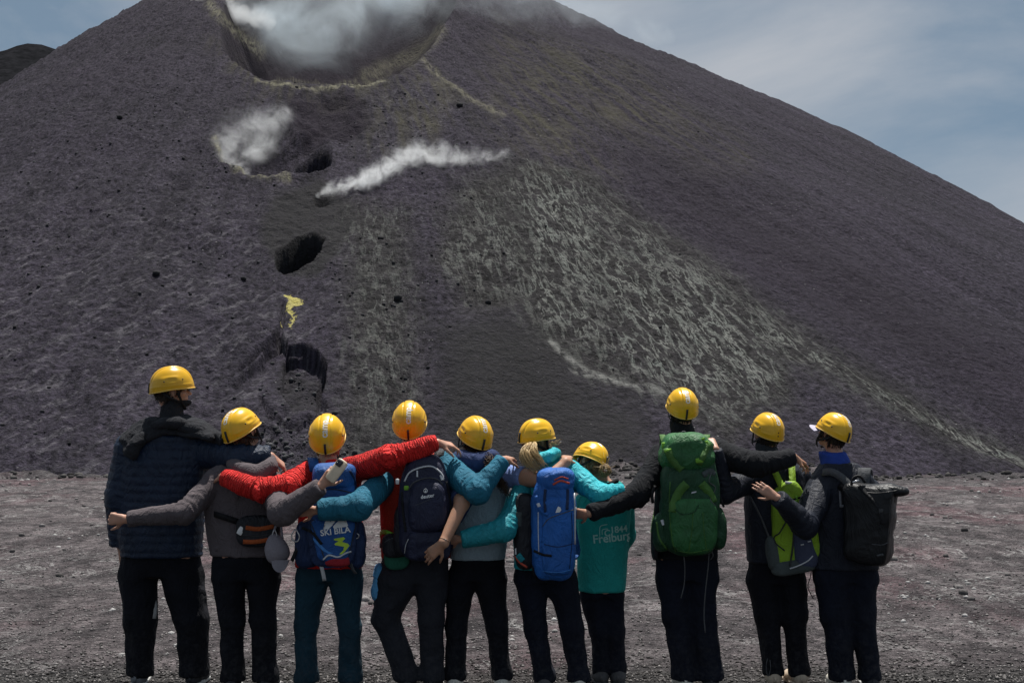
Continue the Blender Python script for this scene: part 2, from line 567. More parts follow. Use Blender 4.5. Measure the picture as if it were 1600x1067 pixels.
    h = t.math('ADD', t.math('MULTIPLY', t.noise(P, 0.9, 6, 0.65), 0.9), t.math('MULTIPLY', t.noise(P, 2.4, 4, 0.7), 0.45))
    h = t.math('ADD', h, t.math('MULTIPLY', t.noise(f2, 1.2, 5, 0.6), 0.4))
    bstr = t.bump(h, 0.95, 0.9)
    t.set(Base_Color=col, Roughness=0.95, Normal=bstr)
    t.b.inputs['Specular IOR Level'].default_value = 0.1
    return t.m


def build_hill():
    cx, cy, top = (48 - 800) / FPX * 620, 620.0, CAM_Z + 620 * (663 - 58) / FPX
    n = 150
    xs = np.linspace(cx - 360, cx + 360, n); ys = np.linspace(cy - 360, cy + 360, n)
    X, Y = np.meshgrid(xs, ys)
    r = np.sqrt(((X - cx)) ** 2 + (Y - cy) ** 2 + 60)
    Z = np.maximum(top + 4 - 0.60 * r + 2.2 * fbm2(X / 40, Y / 40, 4) + 0.8 * fbm2(X / 6, Y / 6, 2), -16)
    idx = np.arange(n * n).reshape(n, n)
    F = np.stack([idx[:-1, :-1], idx[:-1, 1:], idx[1:, 1:], idx[1:, :-1]], -1).reshape(-1, 4)
    t = NT('far_cinder')
    P = t.coord('Object')
    c = t.mix(t.ramp(t.noise(P, 0.25, 7, 0.65), 0.35, 0.7), (0.008, 0.0085, 0.0095), (0.02, 0.02, 0.023))
    t.set(Base_Color=c, Roughness=1.0, Normal=t.bump(t.noise(P, 0.4, 6, 0.6), 0.6, 1.5))
    t.b.inputs['Specular IOR Level'].default_value = 0.0
    o = obj('hill', np.stack([X, Y, Z], -1).reshape(-1, 3), F, t.m)
    set_props(o, kind='structure')


# ------------------------------------------------------------------ plateau
def ground_h(x, y):
    z = 0.16 * fbm2(x / 6, y / 9 + 4, 3) * smooth01(9.5, 15, y)
    z = z + 0.012 * fbm2(x / 0.35, y / 0.35, 3) + 0.006 * fbm2(x / 0.07, y / 0.09, 2)
    z = z + 0.075 * fbm2(x / 1.3, y / 1.1, 4) * smooth01(9.0, 14, y)
    # torn far edge of the terrace, then the drop into the gully
    e = 43.5 + 1.6 * fbm2(x / 5 + 2, 0 * y + 1.3, 3)
    z = z + 0.42 * np.exp(-((y - e + 1.5) / 1.8) ** 2) * np.clip(fbm2(x / 2.6 + 7, y / 2.0, 4) + 0.15, 0, 1)
    m = np.exp(-((x - 3.4) / 0.9) ** 2) + 0.8 * np.exp(-((x - 9.9) / 0.8) ** 2) + 0.5 * np.exp(-((x + 8.2) / 1.2) ** 2)
    z = z + m * 0.52 * np.exp(-((y - 42.3) / 1.5) ** 2) * (0.75 + 0.5 * fbm2(x / 0.7, y / 0.7, 3))
    z = z - 9.0 * smooth01(0, 16, y - e)
    return z


def build_ground():
    t = NT('cinder_ground')
    P = t.coord('Object')
    Ps = t.mapping(P, (1.25, 0.5, 1.0))
    # stones of different greys
    vo = t.voro(P, 26.0)
    sep = t.node('ShaderNodeSeparateColor'); t.l.new(vo.outputs['Color'], sep.inputs[0])
    vo2 = t.voro(P, 9.0)
    sep2 = t.node('ShaderNodeSeparateColor'); t.l.new(vo2.outputs['Color'], sep2.inputs[0])
    col = t.mix(t.ramp(sep.outputs[0], 0.1, 0.95), (0.036, 0.032, 0.034), (0.185, 0.168, 0.172))
    col = t.mix(0.5, col, t.mix(sep2.outputs[1], (0.048, 0.042, 0.045), (0.145, 0.131, 0.135)))
    big = t.noise(Ps, 0.5, 5, 0.6)
    red = t.ramp(t.noise(Ps, 0.33, 5, 0.6, 0.3), 0.51, 0.60)
    col = t.mix(t.math('MULTIPLY', red, 0.7), col, t.mix(sep.outputs[1], (0.056, 0.035, 0.040), (0.165, 0.108, 0.118)))
    blot = t.ramp(t.noise(Ps, 2.1, 6, 0.7), 0.38, 0.62)
    col = t.mix(0.8, col, t.mix(blot, (0.34, 0.34, 0.35), (1.5, 1.47, 1.46)), 'MULTIPLY')
    g2 = t.noise(P, 60, 4, 0.75)
    col = t.mix(0.75, col, t.mix(t.ramp(g2, 0.40, 0.61), (0.22, 0.22, 0.22), (1.85, 1.82, 1.81)), 'MULTIPLY')
    lp = t.ramp(t.noise(t.mapping(P, (1.0, 0.6, 1.0)), 0.75, 5, 0.62, 0.5), 0.38, 0.62)
    col = t.mix(0.75, col, t.mix(lp, (0.66, 0.65, 0.66), (1.28, 1.26, 1.26)), 'MULTIPLY')
    # salt crust in thin streaks lying across the view
    Pw = t.mapping(P, (0.9, 0.6, 1.0))
    wv = t.noise(Pw, 1.6, 8, 0.7, 0.9)
    cr = t.ramp(t.math('ABSOLUTE', t.math('SUBTRACT', wv, 0.55)), 0.0, 0.022, (1, 1, 1), (0, 0, 0))
    cr = t.math('MULTIPLY', cr, t.ramp(t.noise(P, 0.42, 4, 0.6), 0.40, 0.60))
    sp = t.ramp(t.noise(Pw, 4.4, 6, 0.75), 0.63, 0.70)
    sp = t.math('MULTIPLY', sp, t.ramp(big, 0.42, 0.58))
    salt = t.math('MAXIMUM', cr, t.math('MULTIPLY', sp, 0.8))
    salt = t.math('MULTIPLY', salt, t.ramp(t.noise(P, 11, 4, 0.7), 0.34, 0.56))
    yc = t.node('ShaderNodeSeparateXYZ'); t.l.new(P, yc.inputs[0])
    # loose dark scoria in the foreground
    yn = t.math('ADD', yc.outputs[1], t.math('MULTIPLY', t.noise(P, 1.7, 5, 0.6), 0.9))
    scor = t.ramp(t.math('SUBTRACT', yn, 8.9), 0.35, 0.85, (1, 1, 1), (0, 0, 0))
    salt = t.math('MULTIPLY', salt, t.math('SUBTRACT', 1.0, scor))
    col = t.mix(t.math('MULTIPLY', salt, 0.85), col, (0.50, 0.49, 0.48))
    sc = t.mix(t.ramp(sep.outputs[0], 0.0, 1.0), (0.012, 0.012, 0.012), (0.085, 0.083, 0.08))
    col = t.mix(t.math('MULTIPLY', scor, 0.85), col, sc)
    fr_ = t.n.new('ShaderNodeMapRange'); t.l.new(t.math('ADD', yc.outputs[1], t.math('MULTIPLY', t.noise(P, 0.35, 5, 0.65), 16.0)), fr_.inputs['Value'])
    fr_.inputs['From Min'].default_value = 42; fr_.inputs['From Max'].default_value = 52
    col = t.mix(t.math('MULTIPLY', fr_.outputs[0], 0.75), col, t.mix(sep.outputs[0], (0.022, 0.021, 0.023), (0.065, 0.062, 0.066)))
    h = t.math('ADD', t.math('MULTIPLY', t.math('SUBTRACT', 1.0, vo.outputs['Distance']), 0.35), t.math('MULTIPLY', t.noise(P, 14, 6, 0.7), 0.8))
    h = t.math('ADD', h, t.math('MULTIPLY', t.noise(Ps, 2.4, 5, 0.6), 1.6))
    t.set(Base_Color=col, Roughness=0.93, Normal=t.bump(h, 1.0, 0.12))
    t.b.inputs['Specular IOR Level'].default_value = 0.15
    ys = np.concatenate([np.linspace(-12, 7, 14), np.linspace(7.2, 14, 170), np.linspace(14.1, 50, 260), np.linspace(51, 96, 22)])
    us = np.concatenate([np.linspace(-3.2, -0.43, 40), np.linspace(-0.42, 0.42, 330), np.linspace(0.43, 3.2, 40)])
    X = us[None, :] * (np.maximum(ys, 4)[:, None] + 6)
    Y = np.repeat(ys[:, None], len(us), 1)
    Z = ground_h(X, Y)
    ny, nx = X.shape
    idx = np.arange(nx * ny).reshape(ny, nx)
    F = np.stack([idx[:-1, :-1], idx[:-1, 1:], idx[1:, 1:], idx[1:, :-1]], -1).reshape(-1, 4)
    o = obj('ground', np.stack([X, Y, Z], -1).reshape(-1, 3), F, t.m)
    set_props(o, kind='structure')
    # open country round the mountain
    t2 = NT('lava_plain')
    P2 = t2.coord('Object')
    t2.set(Base_Color=t2.mix(t2.noise(P2, 0.01, 6, 0.6), (0.035, 0.034, 0.036), (0.07, 0.068, 0.07)), Roughness=0.95)
    R = 9000
    o = obj('plain', [(-R, -R, -13), (R, -R, -13), (R, R, -13), (-R, R, -13)], [(0, 1, 2, 3)], t2.m)
    set_props(o, kind='structure')
    return t.m


ROCKS = []
for k in range(6):
    bm = bmesh.new()
    bmesh.ops.create_icosphere(bm, subdivisions=1, radius=1)
    rr = random.Random(k)
    vs = []
    for v in bm.verts:
        s = rr.uniform(0.62, 1.12)
        vs.append((v.co.x * s * 1.05, v.co.y * s, v.co.z * s * 0.9))
    ROCKS.append((np.array(vs), np.array([[v.index for v in f.verts] for f in bm.faces])))
    bm.free()


def rock_field(name, pts, sizes, mat, label, low=False):
    """a field of loose stones nobody could count: one object"""
    octa = np.array([(1, 0, 0), (-1, 0, 0), (0, 1, 0), (0, -1, 0), (0, 0, .7), (0, 0, -.5)], float)
    octf = np.array([(0, 2, 4), (2, 1, 4), (1, 3, 4), (3, 0, 4), (2, 0, 5), (1, 2, 5), (3, 1, 5), (0, 3, 5)])
    V = []; F = []; n = 0
    for i, (p, s) in enumerate(zip(pts, sizes)):
        if low:
            v = octa * RNG.uniform(0.65, 1.25, (6, 1)) * RNG.uniform(0.7, 1.2, (1, 3)); f = octf
        else:
            v, f = ROCKS[i % 6]
        a = RNG.uniform(0, 6.283)
        c, sn = math.cos(a), math.sin(a)
        w = v * s
        w = np.stack([w[:, 0] * c - w[:, 1] * sn, w[:, 0] * sn + w[:, 1] * c, w[:, 2]], -1) + p
        V.append(w); F.append(f + n); n += len(v)
    o = obj(name, np.concatenate(V), np.concatenate(F), mat, smooth=False)
    return set_props(o, label, None, None, 'stuff')


def stone_mat(name, lo, hi):
    t = NT(name)
    P = t.coord('Object')
    isl = t.n.new('ShaderNodeNewGeometry').outputs['Random Per Island']
    col = t.mix(isl, lo, hi)
    col = t.mix(0.5, col, t.mix(t.noise(P, 30, 4, 0.7), (0.5, 0.5, 0.5), (1.4, 1.4, 1.4)), 'MULTIPLY')
    t.set(Base_Color=col, Roughness=0.92, Normal=t.bump(t.noise(P, 40, 4, 0.7), 0.5, 0.02))
    t.b.inputs['Specular IOR Level'].default_value = 0.15
    return t.m


def build_stones():
    dark = stone_mat('scoria_stone', (0.014, 0.013, 0.013), (0.085, 0.08, 0.078))
    mid = stone_mat('cinder_stone', (0.045, 0.042, 0.042), (0.24, 0.225, 0.22))
    # foreground scoria
    n = 15000
    y = RNG.uniform(7.6, 9.6, n) ; u = RNG.uniform(-0.43, 0.43, n); x = u * y
    keep = RNG.random(n) < np.clip((9.7 - y) / 1.0, 0.12, 1)
    x, y = x[keep], y[keep]
    z = ground_h(x, y)
    s = 0.004 + 0.013 * RNG.random(len(x)) ** 2.4
    rock_field('gravel', np.stack([x, y, z + s * 0.25], -1), s, dark, 'dark loose scoria gravel around the feet of the hikers', low=True)
    n = 30000
    y = 8.6 + 13 * RNG.random(n) ** 1.7; x = RNG.uniform(-0.43, 0.43, n) * y
    z = ground_h(x, y)
    s = 0.004 + 0.014 * RNG.random(n) ** 2.5
    rock_field('gravel', np.stack([x, y, z + s * 0.2], -1), s, mid, 'grey cinder gravel spread over the terrace', low=True)
    n = 1500
    y = 12 + 31 * RNG.random(n); x = RNG.uniform(-0.43, 0.43, n) * y
    z = ground_h(x, y)
    s = 0.012 + 0.05 * RNG.random(n) ** 5
    rock_field('stones', np.stack([x, y, z + s * 0.2], -1), s, mid, 'scattered fist sized stones on the far half of the terrace')
    # pale crusted lumps
    n = 5200
    y = 9.6 + 32 * RNG.random(n) ** 1.2; x = RNG.uniform(-0.43, 0.43, n) * y
    cl = fbm2(x / 1.1, y / 1.5, 3) > 0.20
    x, y = x[cl], y[cl]
    s = (0.006 + 0.026 * RNG.random(len(x)) ** 3.5) * (0.6 + y / 26)
    pal = stone_mat('salt_crust_stone', (0.22, 0.215, 0.21), (0.42, 0.41, 0.40))
    rock_field('crust_stones', np.stack([x, y, ground_h(x, y) + s * 0.1], -1), s, pal, 'whitish salt crusted stones lying on the terrace')
    # rubble on the torn edge of the terrace and at the foot of the scar
    n = 5200
    x = RNG.uniform(-19, 19, n); y = RNG.uniform(40, 45.5, n)
    w = np.exp(-((x - 3.4) / 1.1) ** 2) + np.exp(-((x - 9.9) / 1.0) ** 2) + 0.12 + 0.5 * smooth01(0.45, 0.8, vnoise2(x / 1.7, y / 1.5))
    k = RNG.random(n) < w
    x, y = x[k], y[k]
    s = 0.03 + 0.12 * RNG.random(len(x)) ** 3
    rock_field('rubble', np.stack([x, y, ground_h(x, y) + s * 0.2], -1), s, dark, 'dark lava rubble along the far edge of the terrace')
    # stones on the mountain
    n = 15000
    a = RNG.uniform(-0.40, 0.16, n); r = RNG.uniform(112, 225, n)
    x = np.tan(a) * r; y = r
    z = volcano_h(x, y)[0]
    px, py = to_px(x, y, z)
    w = (0.42 * (1 - smooth01(620, 900, px)) + 0.06) * smooth01(0.25, 0.75, vnoise2(x / 9, y / 14))
    w += 0.9 * poly_mask(px, py, [(540, 180), (680, 150), (720, 240), (560, 240)], 30)
    w *= 1 - 0.8 * poly_mask(px, py, [(410, 300), (545, 290), (545, 400), (410, 420)], 10)
    w *= 1 - 0.7 * poly_mask(px, py, [(690, 520), (860, 500), (1010, 640), (680, 735)], 30)
    k = RNG.random(n) < w
    x, y, z = x[k], y[k], z[k]
    s = 0.045 + 0.24 * RNG.random(len(x)) ** 6
    rock_field('lava_stones', np.stack([x, y, z + s * 0.15], -1), s, stone_mat('lava_stone', (0.014, 0.014, 0.016), (0.06, 0.06, 0.064)), 'dark lava stones scattered down the volcano slope')
    n = 16000
    a = RNG.uniform(-0.26, -0.09, n); r = RNG.uniform(104, 150, n)
    x = np.tan(a) * r; y = r
    z = volcano_h(x, y)[0]
    px, py = to_px(x, y, z)
    w = 0.12 * poly_mask(px, py, [(385, 585), (440, 540), (505, 560), (500, 650), (420, 650)], 10) + poly_mask(px, py, [(398, 655), (470, 668), (505, 640), (560, 730), (600, 760), (300, 760), (345, 715)], 22) * smooth01(0.30, 0.62, vnoise2(x / 3.2, y / 5))
    k = RNG.random(n) < w
    x, y, z = x[k], y[k], z[k]
    s = 0.04 + 0.30 * RNG.random(len(x)) ** 7
    P = np.stack([x, y], -1)
    rock_field('lava_rubble', np.stack([P[:, 0], P[:, 1], z + s * 0.1], -1), s, stone_mat('rubble_stone', (0.016, 0.016, 0.017), (0.10, 0.10, 0.105)), 'tumbled dark lava rubble below the collapse scar')
    # the few boulders large enough to single out
    bm = stone_mat('boulder_stone', (0.016, 0.016, 0.018), (0.03, 0.03, 0.032))
    for i, (bx, by, sz, lab) in enumerate([
            (621, 467, .62, 'dark boulder alone on the slope to the right of the yellow sulphur patch'),
            (244, 434, .50, 'dark boulder on the left slope well above the man in the navy jacket'),
            (380, 432, .42, 'small dark boulder on the slope just left below the round black pit'),
            (595, 370, .46, 'dark boulder on the slope to the right of the round black pit'),
            (187, 190, .55, 'dark boulder high on the left shoulder of the volcano'),
            (718, 164, .60, 'dark boulder high up beside the pale streaks right of the crater'),
            (762, 466, .45, 'dark boulder at the top edge of the smooth ash above the curly haired hiker')]):
        p = hit(bx, by)
        zz = volcano_h(np.array([p[0]]), np.array([p[1]]))[0][0]
        v, f = ROCKS[i % 6]
        o = obj('boulder', v * sz + np.array([p[0], p[1], zz + sz * 0.2]), f, bm, smooth=False, base=(p[0], p[1], zz))
        set_props(o, lab, 'boulder', 'boulders on the volcano slope')


# ------------------------------------------------------------------ steam
def steam(name, pts, radii, mat, label):
    """closed volume hull round a chain of puffs"""
    pts = np.array(pts, float); radii = np.array(radii, float)
    rings, seg = len(pts), 20
    # densify
    tt = np.linspace(0, rings - 1, rings * 5)
    cp = np.stack([np.interp(tt, np.arange(rings), pts[:, i]) for i in range(3)], -1)
    rr = np.interp(tt, np.arange(rings), radii)
    tv = np.gradient(cp, axis=0); tv /= np.linalg.norm(tv, axis=1)[:, None] + 1e-9
    V = []
    up = np.array([0, 0.3, 1.0])
    for c, r, d in zip(cp, rr, tv):
        a = np.cross(d, up); a /= np.linalg.norm(a) + 1e-9
        b = np.cross(a, d)
        for k in range(seg):
            th = 2 * math.pi * k / seg
            V.append(c + r * (a * math.cos(th) + b * math.sin(th)))
    V.append(cp[0] - tv[0] * rr[0] * .6); V.append(cp[-1] + tv[-1] * rr[-1] * .6)
    F = []
    n = len(cp)
    for i in range(n - 1):
        for k in range(seg):
            k2 = (k + 1) % seg
            F.append((i * seg + k, (i + 1) * seg + k, (i + 1) * seg + k2, i * seg + k2))
    for k in range(seg):
        F.append((n * seg, k, (k + 1) % seg)); F.append((n * seg + 1, (n - 1) * seg + (k + 1) % seg, (n - 1) * seg + k))
    base = cp[0]
    bm = bmesh.new()
    for v in V: bm.verts.new(v)
    r_ = bmesh.ops.convex_hull(bm, input=bm.verts[:])
    bmesh.ops.delete(bm, geom=[g for g in set(r_['geom_interior'] + r_['geom_unused']) if isinstance(g, bmesh.types.BMVert)], context='VERTS')
    bmesh.ops.recalc_face_normals(bm, faces=bm.faces[:])
    bm.verts.index_update()
    V = np.array([v.co[:] for v in bm.verts]); F = [tuple(v.index for v in f.verts) for f in bm.faces]
    bm.free()
    me_o = obj(name, V, F, mat, base=base)
    set_props(me_o, label, None, None, 'stuff')
    me_o.visible_shadow = True
    return me_o, cp - base, rr


def steam_mat(name, cp, rr, dens, scale, thr, color=(0.975, 0.985, 0.99), soft=0.5, aniso=0.0, core=0.45, fade=None):
    """density = falloff from the plume's axis, broken up by turbulent noise"""
    m = bpy.data.materials.new(name)
    m.use_nodes = True
    nt = m.node_tree; nt.nodes.clear()
    n = nt.nodes; l = nt.links
    out = n.new('ShaderNodeOutputMaterial')
    vol = n.new('ShaderNodeVolumePrincipled')
    vol.inputs['Color'].default_value = (*color, 1)
    vol.inputs['Anisotropy'].default_value = aniso
    tc = n.new('ShaderNodeTexCoord')
    # distance to the axis, as the smallest of the normalised distances to its points
    prev = None
    step = max(1, len(cp) // 20)
    for i in list(range(0, len(cp), step)):
        mp = n.new('ShaderNodeVectorMath'); mp.operation = 'DISTANCE'
        l.new(tc.outputs['Object'], mp.inputs[0]); mp.inputs[1].default_value = tuple(cp[i])
        dv = n.new('ShaderNodeMath'); dv.operation = 'DIVIDE'
        l.new(mp.outputs['Value'], dv.inputs[0]); dv.inputs[1].default_value = float(rr[i])
        if prev is None: prev = dv.outputs[0]
        else:
            mn = n.new('ShaderNodeMath'); mn.operation = 'SMOOTH_MIN'
            l.new(prev, mn.inputs[0]); l.new(dv.outputs[0], mn.inputs[1]); mn.inputs[2].default_value = 0.12
            prev = mn.outputs[0]
    nz = n.new('ShaderNodeTexNoise')
    nz.inputs['Scale'].default_value = scale
    nz.inputs['Detail'].default_value = 5
    nz.inputs['Roughness'].default_value = 0.66
    nz.inputs['Distortion'].default_value = 0.9
    l.new(tc.outputs['Object'], nz.inputs['Vector'])
    # value = noise*1.6 - dist
    m1 = n.new('ShaderNodeMath'); m1.operation = 'MULTIPLY_ADD'
    l.new(nz.outputs['Fac'], m1.inputs[0]); m1.inputs[1].default_value = 4.2
    ng = n.new('ShaderNodeMath'); ng.operation = 'MULTIPLY'
    l.new(prev, ng.inputs[0]); ng.inputs[1].default_value = -1.35
    l.new(ng.outputs[0], m1.inputs[2])
    mr = n.new('ShaderNodeMapRange'); mr.interpolation_type = 'SMOOTHSTEP'
    mr.inputs['From Min'].default_value = thr; mr.inputs['From Max'].default_value = thr + soft
    mr.inputs['To Min'].default_value = 0.0; mr.inputs['To Max'].default_value = dens
    l.new(m1.outputs[0], mr.inputs['Value'])
    edge = n.new('ShaderNodeMapRange')
    edge.inputs['From Min'].default_value = 0.98; edge.inputs['From Max'].default_value = core
    l.new(prev, edge.inputs['Value'])
    md = n.new('ShaderNodeMath'); md.operation = 'MULTIPLY'
    l.new(mr.outputs[0], md.inputs[0]); l.new(edge.outputs[0], md.inputs[1])
    dens_out = md.outputs[0]
    if fade:
        ln = n.new('ShaderNodeVectorMath'); ln.operation = 'LENGTH'
        l.new(tc.outputs['Object'], ln.inputs[0])
        fr = n.new('ShaderNodeMapRange')
        fr.inputs['From Min'].default_value = fade[0]; fr.inputs['From Max'].default_value = fade[1]
        fr.inputs['To Min'].default_value = 1.0; fr.inputs['To Max'].default_value = fade[2]
        l.new(ln.outputs['Value'], fr.inputs['Value'])
        mf = n.new('ShaderNodeMath'); mf.operation = 'MULTIPLY'
        l.new(dens_out, mf.inputs[0]); l.new(fr.outputs[0], mf.inputs[1])
        dens_out = mf.outputs[0]
    l.new(dens_out, vol.inputs['Density'])
    l.new(vol.outputs[0], out.inputs['Volume'])
    return m


def build_steam():
    def chain(l):
        out = []
        for x, y, d, r in l:
            out.append(PX(x, y, d) if d > 0 else PX(x, y, hit(x, y)[1] + d))
        return out, [r for x, y, d, r in l]
    # big plume out of the summit crater
    pts, rad = chain([(300, 0, 262, 3.0), (340, 22, 262, 6.0), (390, 18, 266, 9.0), (450, 36, 266, 12), (500, 36, 268, 13.5), (560, 10, 272, 13), (620, -8, 276, 12), (680, -30, 276, 11)])
    o, cp, rr = steam('steam_plume', pts, rad, None, 'broad blue white steam cloud filling the summit crater')
    o.data.materials.append(steam_mat('crater_steam', cp, rr, 0.17, 0.085, 0.95, soft=1.9, color=(0.86, 0.945, 0.998), core=0.1))
    pts, rad = chain([(310, -6, 258, 3.2), (345, 12, 258, 4.4), (385, 26, 260, 4.2), (420, 34, 262, 3.0)])
    o, cp, rr = steam('steam_plume', pts, rad, None, 'bright white steam rolling over the left rim of the summit crater')
    o.data.materials.append(steam_mat('rim_steam', cp, rr, 0.28, 0.26, 1.05, soft=1.2))
    pts, rad = chain([(640, -6, 272, 7), (720, 6, 262, 8), (800, 0, 262, 9), (880, 8, 268, 8), (960, 30, 276, 6), (1040, 60, 284, 4)])
    o, cp, rr = steam('steam_plume', pts, rad, None, 'thin bluish steam veil drifting over the right shoulder of the summit')
    o.data.materials.append(steam_mat('drift_steam', cp, rr, 0.040, 0.10, 1.05, soft=1.5, color=(0.86, 0.94, 0.99)))
    pts, rad = chain([(384, 268, 0, 1.6), (352, 248, -.5, 2.8), (352, 226, -1.5, 3.6), (372, 206, -2, 4.3), (405, 198, -2, 4.6), (432, 190, -2, 3.8), (452, 172, -2, 1.8)])
    pts = pts + [PX(412, 226, hit(412, 226)[1] - .5), PX(392, 240, hit(392, 240)[1] - .3)]; rad = rad + [3.6, 3.0]
    o, cp, rr = steam('steam_plume', pts, rad, None, 'white steam boiling out of the left side of the small crater')
    o.data.materials.append(steam_mat('small_crater_steam', cp, rr, 0.62, 0.45, 1.00, soft=2.3, core=0.2, fade=(5.0, 11.0, 0.55)))
    pts, rad = chain([(496, 305, -.2, 0.7), (512, 299, -.5, 1.3), (530, 292, -.7, 1.8), (550, 288, -.9, 2.1), (570, 282, -1, 2.3), (590, 272, -1, 2.5), (610, 262, -1, 2.8), (635, 248, -1, 3.3), (660, 246, -1, 3.7), (690, 249, -1, 3.7), (720, 252, -.9, 3.4), (750, 254, -.8, 3.0), (795, 248, -.5, 2.4)])
    o, cp, rr = steam('steam_plume', pts, rad, None, 'long low white steam trail blowing right from a vent on the slope')
    o.data.materials.append(steam_mat('trail_steam', cp, rr, 1.9, 0.62, 1.00, soft=2.0, core=0.25, fade=(6.0, 25.0, 0.30)))


build_volcano()
build_hill()
GROUND_MAT = build_ground()
build_stones()
build_steam()

# ================================================================== implicit bodies
def prim_d(pr, p):
    t = pr[0]
    if t == 'c':
        _, a, b, r1, r2, k, cuts = pr
        ab = b - a
        q = p - a
        tt = np.clip((q @ ab) / max(float(ab @ ab), 1e-9), 0, 1)
        q = q - tt[:, None] * ab
        d = np.sqrt(np.einsum('ij,ij->i', q, q)) - (r1 + (r2 - r1) * tt)
        for cp, cn in cuts:
            d = np.maximum(d, (p - cp) @ cn)
        return d
    if t == 'e':
        _, c, R, rad, k = pr
        q = (p - c) @ R
        k0 = np.sqrt(((q / rad) ** 2).sum(1)); k1 = np.sqrt(((q / rad ** 2) ** 2).sum(1))
        return np.where(k0 < 1e-4, -float(rad.min()), k0 * (k0 - 1) / np.maximum(k1, 1e-6))
    if t == 's':
        _, zs, cx, cy, w, h, n, k = pr
        z = p[:, 2]
        zc = np.clip(z, zs[0], zs[-1])
        W = np.interp(zc, zs, w); H = np.interp(zc, zs, h)
        qx = np.abs(p[:, 0] - np.interp(zc, zs, cx)) / W; qy = np.abs(p[:, 1] - np.interp(zc, zs, cy)) / H
        g = (qx ** n + qy ** n) ** (1.0 / n) + 1e-6
        gr = g ** (1 - n) * np.sqrt((qx ** (n - 1) / W) ** 2 + (qy ** (n - 1) / H) ** 2)
        d = (g - 1) / np.maximum(gr, 1.0 / np.maximum(W, H))
        dz = np.maximum(zs[0] - z, z - zs[-1])
        return np.where(dz > 0, np.sqrt(np.maximum(d, 0) ** 2 + dz ** 2), np.maximum(d, dz))
    raise ValueError(t)


def prim_bounds(pr):
    if pr[0] == 'c':
        a, b, r = pr[1], pr[2], max(pr[3], pr[4])
        return np.minimum(a, b) - r, np.maximum(a, b) + r
    if pr[0] == 'e':
        return pr[1] - pr[3].max(), pr[1] + pr[3].max()
    _, zs, cx, cy, w, h, n, k = pr
    return np.array([(cx - w).min(), (cy - h).min(), zs[0]]), np.array([(cx + w).max(), (cy + h).max(), zs[-1]])


def cone(a, b, r1, r2, k=0.02, cuts=()):
    return ('c', np.asarray(a, np.float64), np.asarray(b, np.float64), r1, r2, k, cuts)


def ell(c, R, rad, k=0.02):
    return ('e', np.asarray(c, np.float64), R, np.asarray(rad, np.float64), k)


def _smin(a, b, k):
    h = np.clip(0.5 + 0.5 * (b - a) / k, 0, 1)
    return b + (a - b) * h - k * h * (1 - h)


